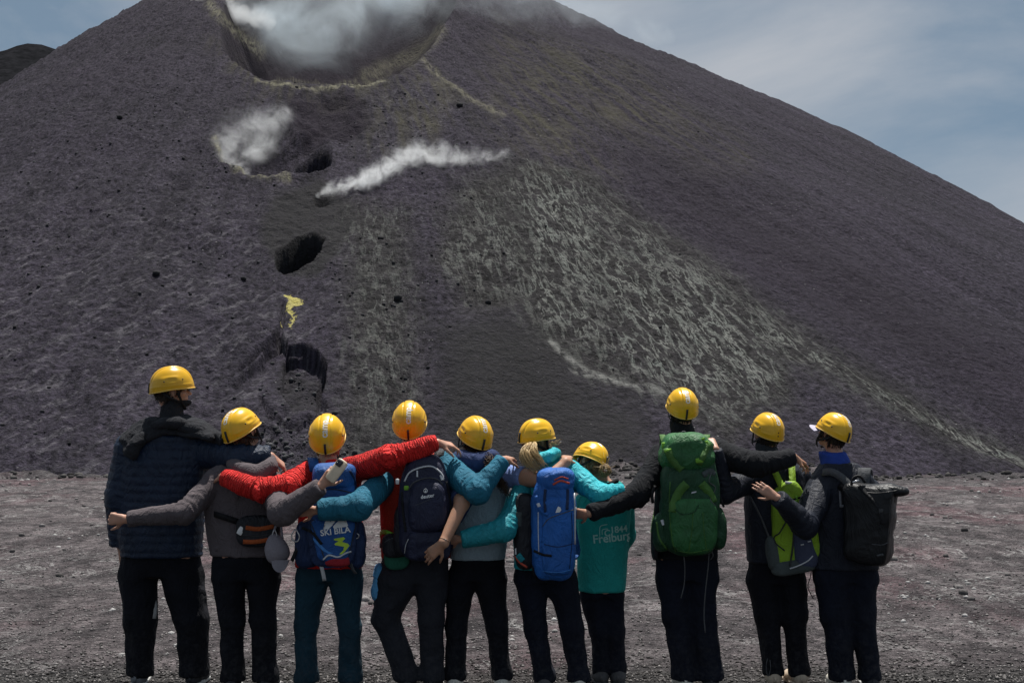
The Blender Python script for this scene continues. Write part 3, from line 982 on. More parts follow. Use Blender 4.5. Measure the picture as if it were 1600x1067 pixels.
def mesh_sdf(prims, vox, planes=()):
    lo = np.min([prim_bounds(p)[0] for p in prims], 0) - 4 * vox
    hi = np.max([prim_bounds(p)[1] for p in prims], 0) + 4 * vox
    nb = np.maximum(np.ceil((hi - lo) / (8 * vox)).astype(int), 1)
    bi = np.stack(np.meshgrid(*[np.arange(n) for n in nb], indexing='ij'), -1).reshape(-1, 3)
    ctr = lo + (bi * 8 + 3.5) * vox
    R = 6.1 * vox
    dc = np.full(len(ctr), 9.0)
    pd = []
    for p in prims:
        d = prim_d(p, ctr)
        pd.append(d)
        dc = _smin(dc, d, max(p[5] if p[0] == 'c' else p[-1], 1e-4))
    for cp, cn in planes:
        dc = np.maximum(dc, (ctr - cp) @ cn)
    keep = np.abs(dc) < R * 1.35 + 3 * vox
    N = nb * 8
    D = np.where(dc > 0, 1.0, -1.0).astype(np.float32).reshape(nb)
    D = np.repeat(np.repeat(np.repeat(D, 8, 0), 8, 1), 8, 2)
    kb = bi[keep]
    o8 = np.stack(np.meshgrid(np.arange(8), np.arange(8), np.arange(8), indexing='ij'), -1).reshape(-1, 3)
    pts = lo + (kb[:, None, :] * 8 + o8[None]) * vox
    d = np.full(pts.shape[:2], 9.0)
    for p, dd in zip(prims, pd):
        k = max(p[5] if p[0] == 'c' else p[-1], 1e-4)
        sel = np.nonzero(dd[keep] < R * 1.3 + k + 4 * vox)[0]
        if len(sel) == 0: continue
        q = pts[sel].reshape(-1, 3)
        d[sel] = _smin(d[sel], prim_d(p, q).reshape(len(sel), -1), k)
    for cp, cn in planes:
        d = np.maximum(d, (pts - cp) @ cn)
    gi = kb[:, None, :] * 8 + o8[None]
    D[gi[..., 0], gi[..., 1], gi[..., 2]] = np.clip(d, -1, 1)
    # surface nets
    S = D < 0
    cnt = np.zeros(N - 1, np.int8)
    for dx in (0, 1):
        for dy in (0, 1):
            for dz in (0, 1):
                cnt += S[dx:N[0] - 1 + dx, dy:N[1] - 1 + dy, dz:N[2] - 1 + dz]
    ci = np.argwhere((cnt > 0) & (cnt < 8))
    idm = np.full(N - 1, -1, np.int32)
    idm[ci[:, 0], ci[:, 1], ci[:, 2]] = np.arange(len(ci))
    cor = np.array([(x, y, z) for x in (0, 1) for y in (0, 1) for z in (0, 1)])
    vals = np.stack([D[ci[:, 0] + c[0], ci[:, 1] + c[1], ci[:, 2] + c[2]] for c in cor], 1)
    acc = np.zeros((len(ci), 3)); n = np.zeros(len(ci))
    for i in range(8):
        for j in range(i + 1, 8):
            if np.abs(cor[i] - cor[j]).sum() != 1: continue
            a, b = vals[:, i], vals[:, j]
            m = (a < 0) != (b < 0)
            t = np.where(m, a / np.where(m, a - b, 1), 0)
            acc += np.where(m[:, None], cor[i] + t[:, None] * (cor[j] - cor[i]), 0); n += m
    V = lo + (ci + acc / n[:, None]) * vox
    F = []
    for ax in range(3):
        u, w = [(1, 2), (2, 0), (0, 1)][ax]
        sl0 = [slice(None)] * 3; sl1 = [slice(None)] * 3
        sl0[ax] = slice(0, -1); sl1[ax] = slice(1, None)
        A = S[tuple(sl0)]; B = S[tuple(sl1)]
        e = np.argwhere(A != B)
        e = e[(e[:, u] > 0) & (e[:, w] > 0) & (e[:, u] < N[u] - 1) & (e[:, w] < N[w] - 1)]
        fl = A[e[:, 0], e[:, 1], e[:, 2]]
        def g(du, dw):
            q = e.copy(); q[:, u] -= du; q[:, w] -= dw
            return idm[q[:, 0], q[:, 1], q[:, 2]]
        q = np.stack([g(1, 1), g(0, 1), g(0, 0), g(1, 0)], 1)
        q[~fl] = q[~fl][:, ::-1]
        F.append(q)
    F = np.concatenate(F)
    F = F[(F >= 0).all(1)]
    # one light smoothing pass
    for _ in range(2):
        s = np.zeros_like(V); c = np.zeros(len(V))
        for a, b in ((0, 1), (1, 2), (2, 3), (3, 0)):
            np.add.at(s, F[:, a], V[F[:, b]]); np.add.at(s, F[:, b], V[F[:, a]])
            np.add.at(c, F[:, a], 1); np.add.at(c, F[:, b], 1)
        V = 0.55 * V + 0.45 * s / np.maximum(c, 1)[:, None]
    return V, F


def vnormals(V, F):
    n = np.cross(V[F[:, 2]] - V[F[:, 0]], V[F[:, 3]] - V[F[:, 1]])
    N = np.zeros_like(V)
    for k in range(4): np.add.at(N, F[:, k], n)
    return N / (np.linalg.norm(N, axis=1)[:, None] + 1e-12)


def ridge(p): return 1 - np.abs(2 * vnoise3(p) - 1)


# ------------------------------------------------------------------ cloth and skin materials
def fabric(name, col, rough=0.85, var=0.25, weave=900, wr=0.5, sheen=0.0, spec=0.25, rib=0.0, wscale=14.0, dust=0.0):
    t = NT(name)
    P = t.coord('Object')
    lo = tuple(c * (1 - var) for c in col); hi = tuple(min(1, c * (1 + var)) for c in col)
    c = t.mix(t.ramp(t.noise(P, 5.5, 5, 0.6), 0.3, 0.7), lo, hi)
    c = t.mix(t.ramp(t.noise(P, 90, 3, 0.7), 0.3, 0.7), c, t.mix(0.82, (0, 0, 0), c), 'MIX')
    if dust:
        z = t.node('ShaderNodeSeparateXYZ'); t.l.new(P, z.inputs[0])
        k = t.node('ShaderNodeMapRange'); t.l.new(z.outputs[2], k.inputs['Value'])
        k.inputs['From Min'].default_value = 0.55; k.inputs['From Max'].default_value = 0.06
        dn = t.ramp(t.noise(P, 38, 5, 0.75), 0.42, 0.70)
        c = t.mix(t.math('MULTIPLY', t.math('MULTIPLY', k.outputs[0], dn), dust), c, (0.085, 0.078, 0.078))
    Pw = t.mapping(P, (1.0, 1.0, 0.55))
    w = t.noise(Pw, wscale, 5, 0.55, 1.2)
    h = t.math('ABSOLUTE', t.math('SUBTRACT', w, 0.5))
    n1 = t.bump(h, wr, 0.05)
    if rib > 0:
        u = t.attr('along').outputs['Fac']
        s = t.math('SINE', t.math('MULTIPLY', t.math('ADD', u, t.math('MULTIPLY', t.noise(P, 22, 3), 0.035)), 430.0))
        n1 = t.bump(s, rib, 0.006, n1)
    n2 = t.bump(t.noise(P, weave, 2, 0.5), 0.25, 0.0015, n1)
    t.set(Base_Color=c, Roughness=rough, Normal=n2)
    t.b.inputs['Specular IOR Level'].default_value = spec
    if sheen: t.b.inputs['Sheen Weight'].default_value = sheen
    return t.m


def plain(name, col, rough=0.5, metal=0.0, spec=0.5, bump=0.0, bscale=60, coat=0.0):
    t = NT(name)
    P = t.coord('Object')
    c = t.mix(t.ramp(t.noise(P, 18, 5, 0.65), 0.3, 0.7), tuple(x * 0.86 for x in col), tuple(min(1, x * 1.1) for x in col))
    t.set(Base_Color=c, Roughness=t.math('ADD', t.math('MULTIPLY', t.noise(P, 25, 4, 0.6), 0.18), rough - 0.09))
    if bump: t.set(Normal=t.bump(t.noise(P, bscale, 4, 0.6), bump, 0.004))
    t.b.inputs['Metallic'].default_value = metal
    t.b.inputs['Specular IOR Level'].default_value = spec
    if coat: t.b.inputs['Coat Weight'].default_value = coat
    return t.m


def skin_mat(name, col):
    t = NT(name)
    P = t.coord('Object')
    c = t.mix(t.ramp(t.noise(P, 22, 4, 0.6), 0.35, 0.7), tuple(x * 0.86 for x in col), (min(1, col[0] * 1.12), col[1] * 1.0, col[2] * 0.95))
    t.set(Base_Color=c, Roughness=0.5, Normal=t.bump(t.noise(P, 220, 4, 0.6), 0.25, 0.002))
    t.b.inputs['Subsurface Weight'].default_value = 0.12
    t.b.inputs['Subsurface Radius'].default_value = (0.012, 0.005, 0.003)
    t.b.inputs['Specular IOR Level'].default_value = 0.35
    return t.m


SKIN = skin_mat('fair_skin', (0.46, 0.265, 0.19))
SKIN_TAN = skin_mat('tanned_skin', (0.44, 0.25, 0.165))
BLACK = fabric('black_webbing', (0.012, 0.012, 0.014), 0.7, 0.3)
YELLOW = None


def helmet_mat():
    t = NT('yellow_helmet_plastic')
    P = t.coord('Object')
    c = t.mix(t.ramp(t.noise(P, 9, 5, 0.6), 0.35, 0.75), (0.78, 0.43, 0.012), (0.86, 0.50, 0.02))
    scr = t.ramp(t.noise(t.mapping(P, (1, 5, 2), rot=(0.4, 0.3, 0.9)), 30, 6, 0.75), 0.60, 0.74)
    c = t.mix(t.math('MULTIPLY', scr, 0.6), c, (0.62, 0.36, 0.04))
    dirt = t.ramp(t.noise(P, 45, 5, 0.7), 0.62, 0.78)
    c = t.mix(t.math('MULTIPLY', dirt, 0.5), c, (0.33, 0.20, 0.03))
    rnd = t.n.new('ShaderNodeObjectInfo').outputs['Random']
    c = t.mix(1.0, c, t.mix(rnd, (0.86, 0.84, 1.0), (1.06, 1.06, 1.0)), 'MULTIPLY')
    t.set(Base_Color=c, Roughness=t.math('ADD', t.math('MULTIPLY', scr, 0.25), 0.30), Normal=t.bump(t.noise(P, 26, 4), 0.1, 0.004))
    t.b.inputs['Specular IOR Level'].default_value = 0.45
    return t.m


YELLOW = helmet_mat()
YRIM = plain('pale_yellow_rim', (0.80, 0.52, 0.10), 0.4, bump=0.1)
PRINT = plain('white_print', (0.78, 0.74, 0.66), 0.5)
BLACKP = plain('black_plastic', (0.014, 0.014, 0.016), 0.45)
STEEL = plain('brushed_steel', (0.55, 0.55, 0.56), 0.32, metal=1.0)


# ------------------------------------------------------------------ small builders
def rot_zxy(yaw, pitch, roll):
    """yaw > 0 turns to the left, pitch > 0 tips the head back, roll > 0 leans to the right"""
    return np.array(Matrix.Rotation(math.radians(yaw), 3, 'Z') @ Matrix.Rotation(math.radians(pitch), 3, 'X') @ Matrix.Rotation(math.radians(roll), 3, 'Y'))


def tube(pts, r, seg=6, closed=False):
    pts = np.asarray(pts, float); n = len(pts)
    rr = np.full(n, r) if np.isscalar(r) else np.asarray(r, float)
    tv = np.gradient(pts, axis=0); tv /= np.linalg.norm(tv, axis=1)[:, None] + 1e-12
    ref = np.array([0.21, 0.53, 0.82])
    V = []
    for p, t, q in zip(pts, tv, rr):
        a = np.cross(t, ref); a /= np.linalg.norm(a) + 1e-12
        b = np.cross(t, a)
        for k in range(seg):
            th = 2 * math.pi * k / seg
            V.append(p + q * (a * math.cos(th) + b * math.sin(th)))
    F = []
    for i in range(n - 1):
        for k in range(seg):
            k2 = (k + 1) % seg
            F.append((i * seg + k, i * seg + k2, (i + 1) * seg + k2, (i + 1) * seg + k))
    F.append(tuple(range(seg))[::-1]); F.append(tuple((n - 1) * seg + k for k in range(seg)))
    return np.array(V), F


def spline(pts, n=16):
    pts = np.asarray(pts, float)
    if len(pts) < 3:
        t = np.linspace(0, 1, n)[:, None]
        return pts[0] * (1 - t) + pts[-1] * t
    P = np.concatenate([[2 * pts[0] - pts[1]], pts, [2 * pts[-1] - pts[-2]]])
    out = []
    m = len(pts) - 1
    for s in np.linspace(0, m - 1e-6, n):
        i = int(s); t = s - i
        a, b, c, d = P[i], P[i + 1], P[i + 2], P[i + 3]
        out.append(0.5 * (2 * b + (c - a) * t + (2 * a - 5 * b + 4 * c - d) * t * t + (3 * b - a - 3 * c + d) * t ** 3))
    return np.array(out)


def join(parts):
    V = []; F = []; n = 0
    for v, f in parts:
        V.append(np.asarray(v)); F += [tuple(int(i) + n for i in q) for q in f]; n += len(v)
    return np.concatenate(V), F


def ribbon(pts, width, thick, side):
    """flat strap along pts; side: direction across the strap"""
    pts = np.asarray(pts, float); n = len(pts)
    tv = np.gradient(pts, axis=0); tv /= np.linalg.norm(tv, axis=1)[:, None] + 1e-12
    side = np.asarray(side, float)
    if side.ndim == 1: side = np.repeat(side[None], n, 0)
    V = []
    for p, t, s in zip(pts, tv, side):
        s = s - t * (s @ t); s = s / (np.linalg.norm(s) + 1e-12)
        m = np.cross(t, s)
        for a, b in ((-1, -1), (1, -1), (1, 1), (-1, 1)):
            V.append(p + s * a * width / 2 + m * b * thick / 2)
    F = []
    for i in range(n - 1):
        for k in range(4):
            k2 = (k + 1) % 4
            F.append((i * 4 + k, i * 4 + k2, (i + 1) * 4 + k2, (i + 1) * 4 + k))
    F.append((3, 2, 1, 0)); F.append(tuple((n - 1) * 4 + k for k in range(4)))
    return np.array(V), F


_CUBE = {}


def cube_sphere(seg):
    if seg in _CUBE: return _CUBE[seg]
    bm = bmesh.new()
    bmesh.ops.create_cube(bm, size=2)
    bmesh.ops.subdivide_edges(bm, edges=bm.edges[:], cuts=seg, use_grid_fill=True)
    V = np.array([v.co[:] for v in bm.verts]); F = np.array([[v.index for v in f.verts] for f in bm.faces])
    bm.free()
    _CUBE[seg] = (V, F)
    return V, F


def pillow(c, hx, hy, hz, R=None, n=4.0, top=1.0, bot=1.0, seg=14, puff=0.0, lump=0.006, lsc=9.0, ytop=1.0, shear=0.0):
    """soft bag shape: hx across, hy deep, hz half height; top/bot scale the width at the two ends"""
    V, F = cube_sphere(seg)
    q = V / ((np.abs(V) ** n).sum(1) ** (1 / n))[:, None]
    zt = (q[:, 2] + 1) / 2
    s = bot + (top - bot) * zt
    yy = 1 + (ytop - 1) * zt
    bulge = 1 + puff * (1 - q[:, 2] ** 2)
    P = np.stack([q[:, 0] * hx * s * bulge + shear * q[:, 2] * hz, q[:, 1] * hy * yy * bulge, q[:, 2] * hz], -1)
    if R is not None: P = P @ np.asarray(R).T
    P = P + np.asarray(c)
    lump *= 1.5
    if lump:
        N = vnormals(P, F)
        d = (ridge(P * lsc) - 0.6) + 0.5 * (ridge(P * lsc * 2.3 + 7) - 0.6) + 0.8 * (ridge(np.stack([P[:, 0] * 4 + P[:, 2] * 6, P[:, 1] * 5, P[:, 2] * 15 - P[:, 0] * 5], -1)) - 0.6)
        P = P + N * (lump * d)[:, None]
    return P, F


def bvh_of(parts):
    V, F = join(parts)
    return BVHTree.FromPolygons([tuple(v) for v in V], F)


def drape(bvh, pts, d=(0, 1, 0), back=0.6, off=0.002):
    """drop points onto a surface along direction d; missing hits keep the last depth"""
    d = Vector(d).normalized()
    out = []; last = None
    for p in pts:
        o = Vector(p) - d * back
        h = bvh.ray_cast(o, d, 3.0)[0]
        if h is None:
            out.append(None)
        else:
            last = np.array(h - d * off); out.append(last)
    good = [i for i, o in enumerate(out) if o is not None]
    if not good: return np.asarray(pts, float)
    dv = np.array(d)
    for i, o in enumerate(out):
        if o is None:
            j = min(good, key=lambda g: abs(g - i))
            p = np.asarray(pts[i], float)
            out[i] = p + dv * ((out[j] - p) @ dv)
    return np.array(out)


def text_shape(txt, size, bold=0.0, spacing=1.0):
    cu = bpy.data.curves.new('lettering', 'FONT')
    cu.body = txt; cu.size = size; cu.align_x = 'CENTER'; cu.align_y = 'CENTER'
    cu.offset = bold; cu.space_character = spacing
    cu.resolution_u = 4
    ob = bpy.data.objects.new('lettering', cu)
    COL.objects.link(ob)
    dg = bpy.context.evaluated_depsgraph_get(); dg.update()
    me = ob.evaluated_get(dg).to_mesh()
    bm = bmesh.new(); bm.from_mesh(me)
    bmesh.ops.triangulate(bm, faces=bm.faces[:])
    for _ in range(2):
        lim = size * 0.22
        es = [e for e in bm.edges if e.calc_length() > lim]
        if es:
            bmesh.ops.subdivide_edges(bm, edges=es, cuts=1)
            bmesh.ops.triangulate(bm, faces=bm.faces[:])
    V = np.array([v.co[:] for v in bm.verts]); bm.verts.index_update()
    F = [tuple(v.index for v in f.verts) for f in bm.faces]
    bm.free()
    ob.evaluated_get(dg).to_mesh_clear()
    bpy.data.objects.remove(ob); bpy.data.curves.remove(cu)
    return V, F


def poly_shape(loops):
    """flat filled outline(s) given as lists of 2D points"""
    bm = bmesh.new()
    for lp in loops:
        vs = [bm.verts.new((x, y, 0)) for x, y in lp]
        bm.faces.new(vs)
    bmesh.ops.triangulate(bm, faces=bm.faces[:])
    for _ in range(2):
        es = [e for e in bm.edges if e.calc_length() > 0.02]
        if es:
            bmesh.ops.subdivide_edges(bm, edges=es, cuts=1)
            bmesh.ops.triangulate(bm, faces=bm.faces[:])
    bm.verts.index_update()
    V = np.array([v.co[:] for v in bm.verts]); F = [tuple(v.index for v in f.verts) for f in bm.faces]
    bm.free()
    return V, F


def decal(bvh, shape, c, right, up, d=(0, 1, 0), off=0.0035):
    V, F = shape
    right = np.asarray(right, float); up = np.asarray(up, float)
    P = np.asarray(c, float) + V[:, :1] * right + V[:, 1:2] * up
    return drape(bvh, P, d, 0.6, off), F


# ------------------------------------------------------------------ people
def hand_prims(w, f, n, side, curl=(25, 35, 25), sc=1.0, spread=1.0):
    f = np.asarray(f, float); f /= np.linalg.norm(f)
    n = np.asarray(n, float); n = n - f * (n @ f); n /= np.linalg.norm(n)
    s = np.cross(f, n) * side
    pr = []
    offs = [0.031, 0.0105, -0.0105, -0.030]
    lens = [(0.044, 0.027, 0.021), (0.049, 0.031, 0.022), (0.045, 0.029, 0.021), (0.036, 0.021, 0.018)]
    for i in range(4):
        o = offs[i] * sc * spread
        kn = w + f * (0.088 - 0.004 * abs(i - 1)) * sc + s * o
        pr.append(cone(w + f * 0.012 + s * o * 0.55, kn, 0.0165 * sc, 0.0125 * sc, 0.014))
        a = 0.0; p = kn
        for j in range(3):
            a += math.radians(curl[j] + (i - 1.5) * 3)
            dr = f * math.cos(a) + n * math.sin(a) + s * (0.05 * (1.5 - i) * spread)
            q = p + dr * lens[i][j] * sc
            r0 = [0.0098, 0.0088, 0.0078][j] * sc * (0.9 if i == 3 else 1)
            pr.append(cone(p, q, r0, r0 * 0.9, 0.004))
            p = q
    tb = w + f * 0.022 * sc + s * 0.026 * sc + n * 0.008
    d1 = f * 0.55 + s * 0.75 + n * 0.35; d1 /= np.linalg.norm(d1)
    p1 = tb + d1 * 0.040 * sc
    d2 = f * 0.85 + s * 0.35 + n * 0.4; d2 /= np.linalg.norm(d2)
    p2 = p1 + d2 * 0.032 * sc; p3 = p2 + (d2 + n * 0.25) * 0.024 * sc
    pr += [cone(tb, p1, 0.0155 * sc, 0.0118 * sc, 0.012), cone(p1, p2, 0.0112 * sc, 0.0098 * sc, 0.004), cone(p2, p3, 0.0098 * sc, 0.008 * sc, 0.004)]
    return pr


def head_prims(c, R, sc=1.0):
    def L(x, y, z): return c + R @ (np.array([x, y, z]) * sc)
    e = lambda x, y, z, a, b, d, k: ell(L(x, y, z), R, np.array([a, b, d]) * sc, k)
    pr = [e(0, -.008, .022, .075, .096, .098, .02), e(0, .028, -.050, .056, .066, .060, .035),
          e(0, .055, -.088, .030, .030, .020, .025), e(0, .078, .020, .052, .016, .012, .015),
          cone(L(0, .094, .006), L(0, .114, -.030), .008 * sc, .012 * sc, .010),
          cone(L(-.016, .098, -.034), L(.016, .098, -.034), .008 * sc, .008 * sc, .008),
          cone(L(-.021, .088, -.060), L(.021, .088, -.060), .0065 * sc, .0065 * sc, .006),
          cone(L(-.018, .087, -.070), L(.018, .087, -.070), .007 * sc, .007 * sc, .005),
          e(-.045, .060, -.022, .020, .022, .018, .02), e(.045, .060, -.022, .020, .022, .018, .02),
          cone(L(0, -.060, -.055), L(0, -.075, .0), .04 * sc, .03 * sc, .03)]
    for s in (-1, 1):
        pr.append(e(s * .079, -.002, -.008, .009, .021, .034, .007))
        pr.append(e(s * .082, -.006, .012, .007, .016, .012, .006))
    return pr


def build_helmet(bb, yaw, pitch, roll, D, label, clip=True, logo=True, group='yellow climbing helmets'):
    """helmet fitted to its photograph box; returns its rim centre and the rotation"""
    R = rot_zxy(yaw, pitch, roll)
    A, B, H = 0.113, 0.143, 0.150
    na, nz = 96, 34
    ph = np.linspace(0.0, math.pi / 2, nz)
    th = np.linspace(0, 2 * math.pi, na, endpoint=False)
    T, Q = np.meshgrid(th, ph)
    cz = np.cos(Q) ** 0.80
    x = A * cz * np.sin(T); y = B * cz * np.cos(T); z = H * np.sin(Q) ** 0.93
    # front a little lower and longer than the back, rim dipping at the nape
    rimdip = -0.012 * np.clip(-np.cos(T), 0, 1) * (1 - Q / (math.pi / 2)) - 0.004 * np.clip(np.cos(T), 0, 1) * (1 - Q / (math.pi / 2))
    z = z + rimdip
    P = np.stack([x, y, z], -1).reshape(-1, 3)
    Nn = P / np.array([A, B, H]) ** 2; Nn /= np.linalg.norm(Nn, axis=1)[:, None]
    xx, yy, zz = P[:, 0], P[:, 1], P[:, 2]
    d = np.zeros(len(P))
    d -= 0.0055 * np.exp(-((np.abs(xx) - 0.034) / 0.0042) ** 2) * smooth01(0.035, 0.065, zz)           # two grooves beside the centre band
    d += 0.0022 * smooth01(0.033, 0.028, np.abs(xx)) * smooth01(0.05, 0.09, zz)
    side = np.exp(-(((yy + 0.005) / 0.062) ** 4)) * np.exp(-(((zz - 0.058) / 0.026) ** 4)) * smooth01(0.05, 0.07, np.abs(xx))
    d += 0.0065 * side
    d -= 0.0065 * np.exp(-(((yy + 0.002) / 0.030) ** 4)) * np.exp(-(((zz - 0.060) / 0.012) ** 4)) * smooth01(0.05, 0.07, np.abs(xx))
    d += 0.0042 * np.exp(-((zz - 0.024) / 0.004) ** 2) * smooth01(0.03, 0.07, np.abs(xx))
    P = P + Nn * d[:, None]
    inner = P * np.array([0.95, 0.955, 0.945]) + np.array([0, 0, 0.0])
    # fit to the photograph
    s = 1.0
    for _ in range(3):
        Wp = (P * s) @ R.T
        w = Wp[:, 0].max() - Wp[:, 0].min()
        s *= np.clip(((bb[2] - bb[0]) / FPX * D) / w, 0.9, 1.12) ** 0.9
        s = float(np.clip(s, 0.84, 1.14))
    Wp = (P * s) @ R.T
    mid = PX((bb[0] + bb[2]) / 2, (bb[1] + bb[3]) / 2, D)
    c = np.array([mid[0] - (Wp[:, 0].max() + Wp[:, 0].min()) / 2, D, mid[2] - (Wp[:, 2].max() + Wp[:, 2].min()) / 2])
    W = lambda q: c + (np.asarray(q) * s) @ R.T
    e = empty('climbing_helmet', c, label, 'helmet', group)
    idx = np.arange(na * nz).reshape(nz, na)
    nx = np.roll(idx, -1, 1)
    Fo = np.stack([idx[:-1], nx[:-1], nx[1:], idx[1:]], -1).reshape(-1, 4)
    Fi = np.stack([idx[:-1], idx[1:], nx[1:], nx[:-1]], -1).reshape(-1, 4) + na * nz
    Fr = np.stack([idx[0], idx[0] + na * nz, nx[0] + na * nz, nx[0]], -1)
    shell_V = W(np.concatenate([P, inner])); shell_F = np.concatenate([Fo, Fi, Fr])
    obj('shell', shell_V, shell_F, YELLOW, e)
    ring = P[:na] * np.array([1.012, 1.012, 1]) ; ring = np.concatenate([ring, ring[:1]])
    obj('rim', *tube(W(ring), 0.0042 * s, 6), YRIM, e)
    bv = BVHTree.FromPolygons([tuple(v) for v in W(P)], [tuple(int(i) for i in f) for f in Fo])
    cin = W((0, 0, 0.02))

    def onshell(dl, off):
        dd = Vector(R @ np.asarray(dl, float)).normalized()
        h = bv.ray_cast(Vector(cin) + dd * 0.5, -dd, 1.0)[0]
        return np.array(h + dd * off) if h is not None else np.array(Vector(cin) + dd * 0.14)
    if clip:
        pts = [onshell((0, -math.cos(a), math.sin(a)), 0.0035) for a in np.radians(np.linspace(-12, 17, 6))]
        obj('rear_clip', *ribbon(pts, 0.013 * s, 0.006, R @ np.array([1.0, 0, 0])), BLACKP, e)
    else:
        for a in (2, 12):
            p = onshell((0, -math.cos(math.radians(a)), math.sin(math.radians(a))), 0.0005)
            V, F = cube_sphere(2); q = V / np.linalg.norm(V, axis=1)[:, None]
            obj('rivet_hole', p + q * 0.0042, F, BLACKP, e)
    for sx in (-1, 1):
        for yy0, zz0 in ((-0.45, 0.33), (0.75, 0.42)):
            p = onshell((sx * 1.0, yy0, zz0), 0.0005)
            V, F = cube_sphere(2); q = V / np.linalg.norm(V, axis=1)[:, None]
            obj('vent_hole', p + q * 0.0045, F, BLACKP, e)
    if logo:
        V, F = text_shape('camp', 0.064, 0.0016, 1.0)
        out = []
        for tx, ty, _ in V:
            a = math.radians(60) + tx / 0.15
            out.append(onshell((-ty / 0.14, -math.cos(a), math.sin(a)), 0.0014))
        obj('logo_print', np.array(out), F, PRINT, e, smooth=False)
    for sx in (-1, 1):
        pts = spline([W((sx * .100, .030, .006)), W((sx * .090, .035, -.04)), W((sx * .070, .055, -.100)), W((sx * .02, .070, -.138))], 10)
        obj('chin_strap', *ribbon(pts, 0.016, 0.003, R @ np.array([0, 1.0, 0.2])), BLACK, e)
        pts = spline([W((sx * .085, -.075, -.002)), W((sx * .088, -.03, -.045)), W((sx * .080, .040, -.085))], 8)
        obj('rear_strap', *ribbon(pts, 0.014, 0.003, R @ np.array([0, 0.4, 1.0])), BLACK, e)
    return c, R, s, W


class Hiker:
    pass


def lerp(a, b, t): return a + (b - a) * t


def sweep(P, secs, grow=0.0, n=2.6, k=0.05, yoff=0.0, dscale=1.0):
    secs = sorted(secs, key=lambda q: -q[0])
    zs, cx, cy, w, h = [], [], [], [], []
    for q in secs:
        py, xl, xr, hd = q[:4]
        l = P(xl, py, 0); r = P(xr, py, 0)
        zs.append(l[2]); cx.append((l[0] + r[0]) / 2); cy.append(l[1] + yoff + (q[4] if len(q) > 4 else 0))
        w.append(max((r[0] - l[0]) / 2 + grow, 0.03)); h.append(max(hd * dscale + grow, 0.03))
    zs = np.array(zs)
    zz = np.linspace(zs[0], zs[-1], 40)
    def sm(v):
        v = np.interp(zz, zs, v)
        kx = np.array([1, 3, 5, 3, 1.0]); kx /= kx.sum()
        pv = np.concatenate([[v[0]] * 2, v, [v[-1]] * 2])
        return np.convolve(pv, kx, 'valid')
    return ('s', zz, sm(cx), sm(cy), sm(w), sm(h), n, k)


def limb_prims(pts, k=0.03):
    """pts: list of (xyz, radius)"""
    return [cone(pts[i][0], pts[i + 1][0], pts[i][1], pts[i + 1][1], k) for i in range(len(pts) - 1)]


def along_attr(V, limbs):
    """distance along the nearest limb (0 off the limbs), for ribs and quilting, and how near an elbow it is"""
    u = np.zeros(len(V)); best = np.full(len(V), 0.16); bend = np.zeros(len(V))
    for pts in limbs:
        acc = 0.0
        joints = [p[0] for p in pts[1:-1]]
        jb = np.zeros(len(V))
        for j in joints:
            jb = np.maximum(jb, np.exp(-(np.linalg.norm(V - j, axis=1) / 0.13) ** 2))
        for i in range(len(pts) - 1):
            a, ra = pts[i]; b, rb = pts[i + 1]
            ab = b - a; L = np.linalg.norm(ab)
            t = np.clip(((V - a) @ ab) / (L * L), 0, 1)
            d = np.linalg.norm(V - a - t[:, None] * ab, axis=1) - (ra + (rb - ra) * t) 
            m = d < best
            m &= (d < 0.03)
            u = np.where(m, acc + t * L, u); bend = np.where(m, jb, bend); best = np.where(m, d, best)
            acc += L
    return u, bend


def wrinkle(V, F, limbs, amp=0.006, mode=None, crease=1.0):
    N = vnormals(V, F)
    u, bend = along_attr(V, limbs)
    q = V * np.array([1, 1, 0.55])
    d = amp * 1.25 * (ridge(q * 11 + 3) - 0.62) + 0.6 * amp * (ridge(q * 24) - 0.62)
    # creases across the limb, deepest at the joints
    tw = vnoise3(V * 16)
    cr = np.sin((u + 0.05 * tw) * 2 * math.pi / 0.042) * (u > 0)
    d = d + crease * cr * amp * (0.04 + 0.75 * bend) * np.clip(1.9 * vnoise3(V * 8 + 5) - 0.45, 0, 1.2)
    d = d + 1.3 * amp * (ridge(np.stack([V[:, 0] * 9 + V[:, 2] * 5, V[:, 1] * 9, V[:, 2] * 5 - V[:, 0] * 4], -1)) - 0.62)
    if mode == 'quilt':
        c = np.where(u > 0.02, u, V[:, 2])
        w = np.abs(np.sin(math.pi * (c + 0.012 * (vnoise3(V * 7) - .5)) / 0.052))
        d = d + 0.0065 * (w ** 0.6 - 0.7) + 0.004 * (ridge(V * 30) - 0.6)
    return V + N * d[:, None], u


def cloth_obj(name, prims, limbs, mat, parent, vox=0.0085, planes=(), amp=0.006, mode=None, label=None):
    V, F = mesh_sdf(prims, vox, planes)
    V, u = wrinkle(V, F, limbs, amp, mode, 0.3 if name == 'trousers' else 1.0)
    o = obj(name, V, F, mat, parent)
    at = o.data.attributes.new('along', 'FLOAT', 'POINT')
    at.data.foreach_set('value', u.astype(np.float32))
    if label: o['label'] = label
    return o


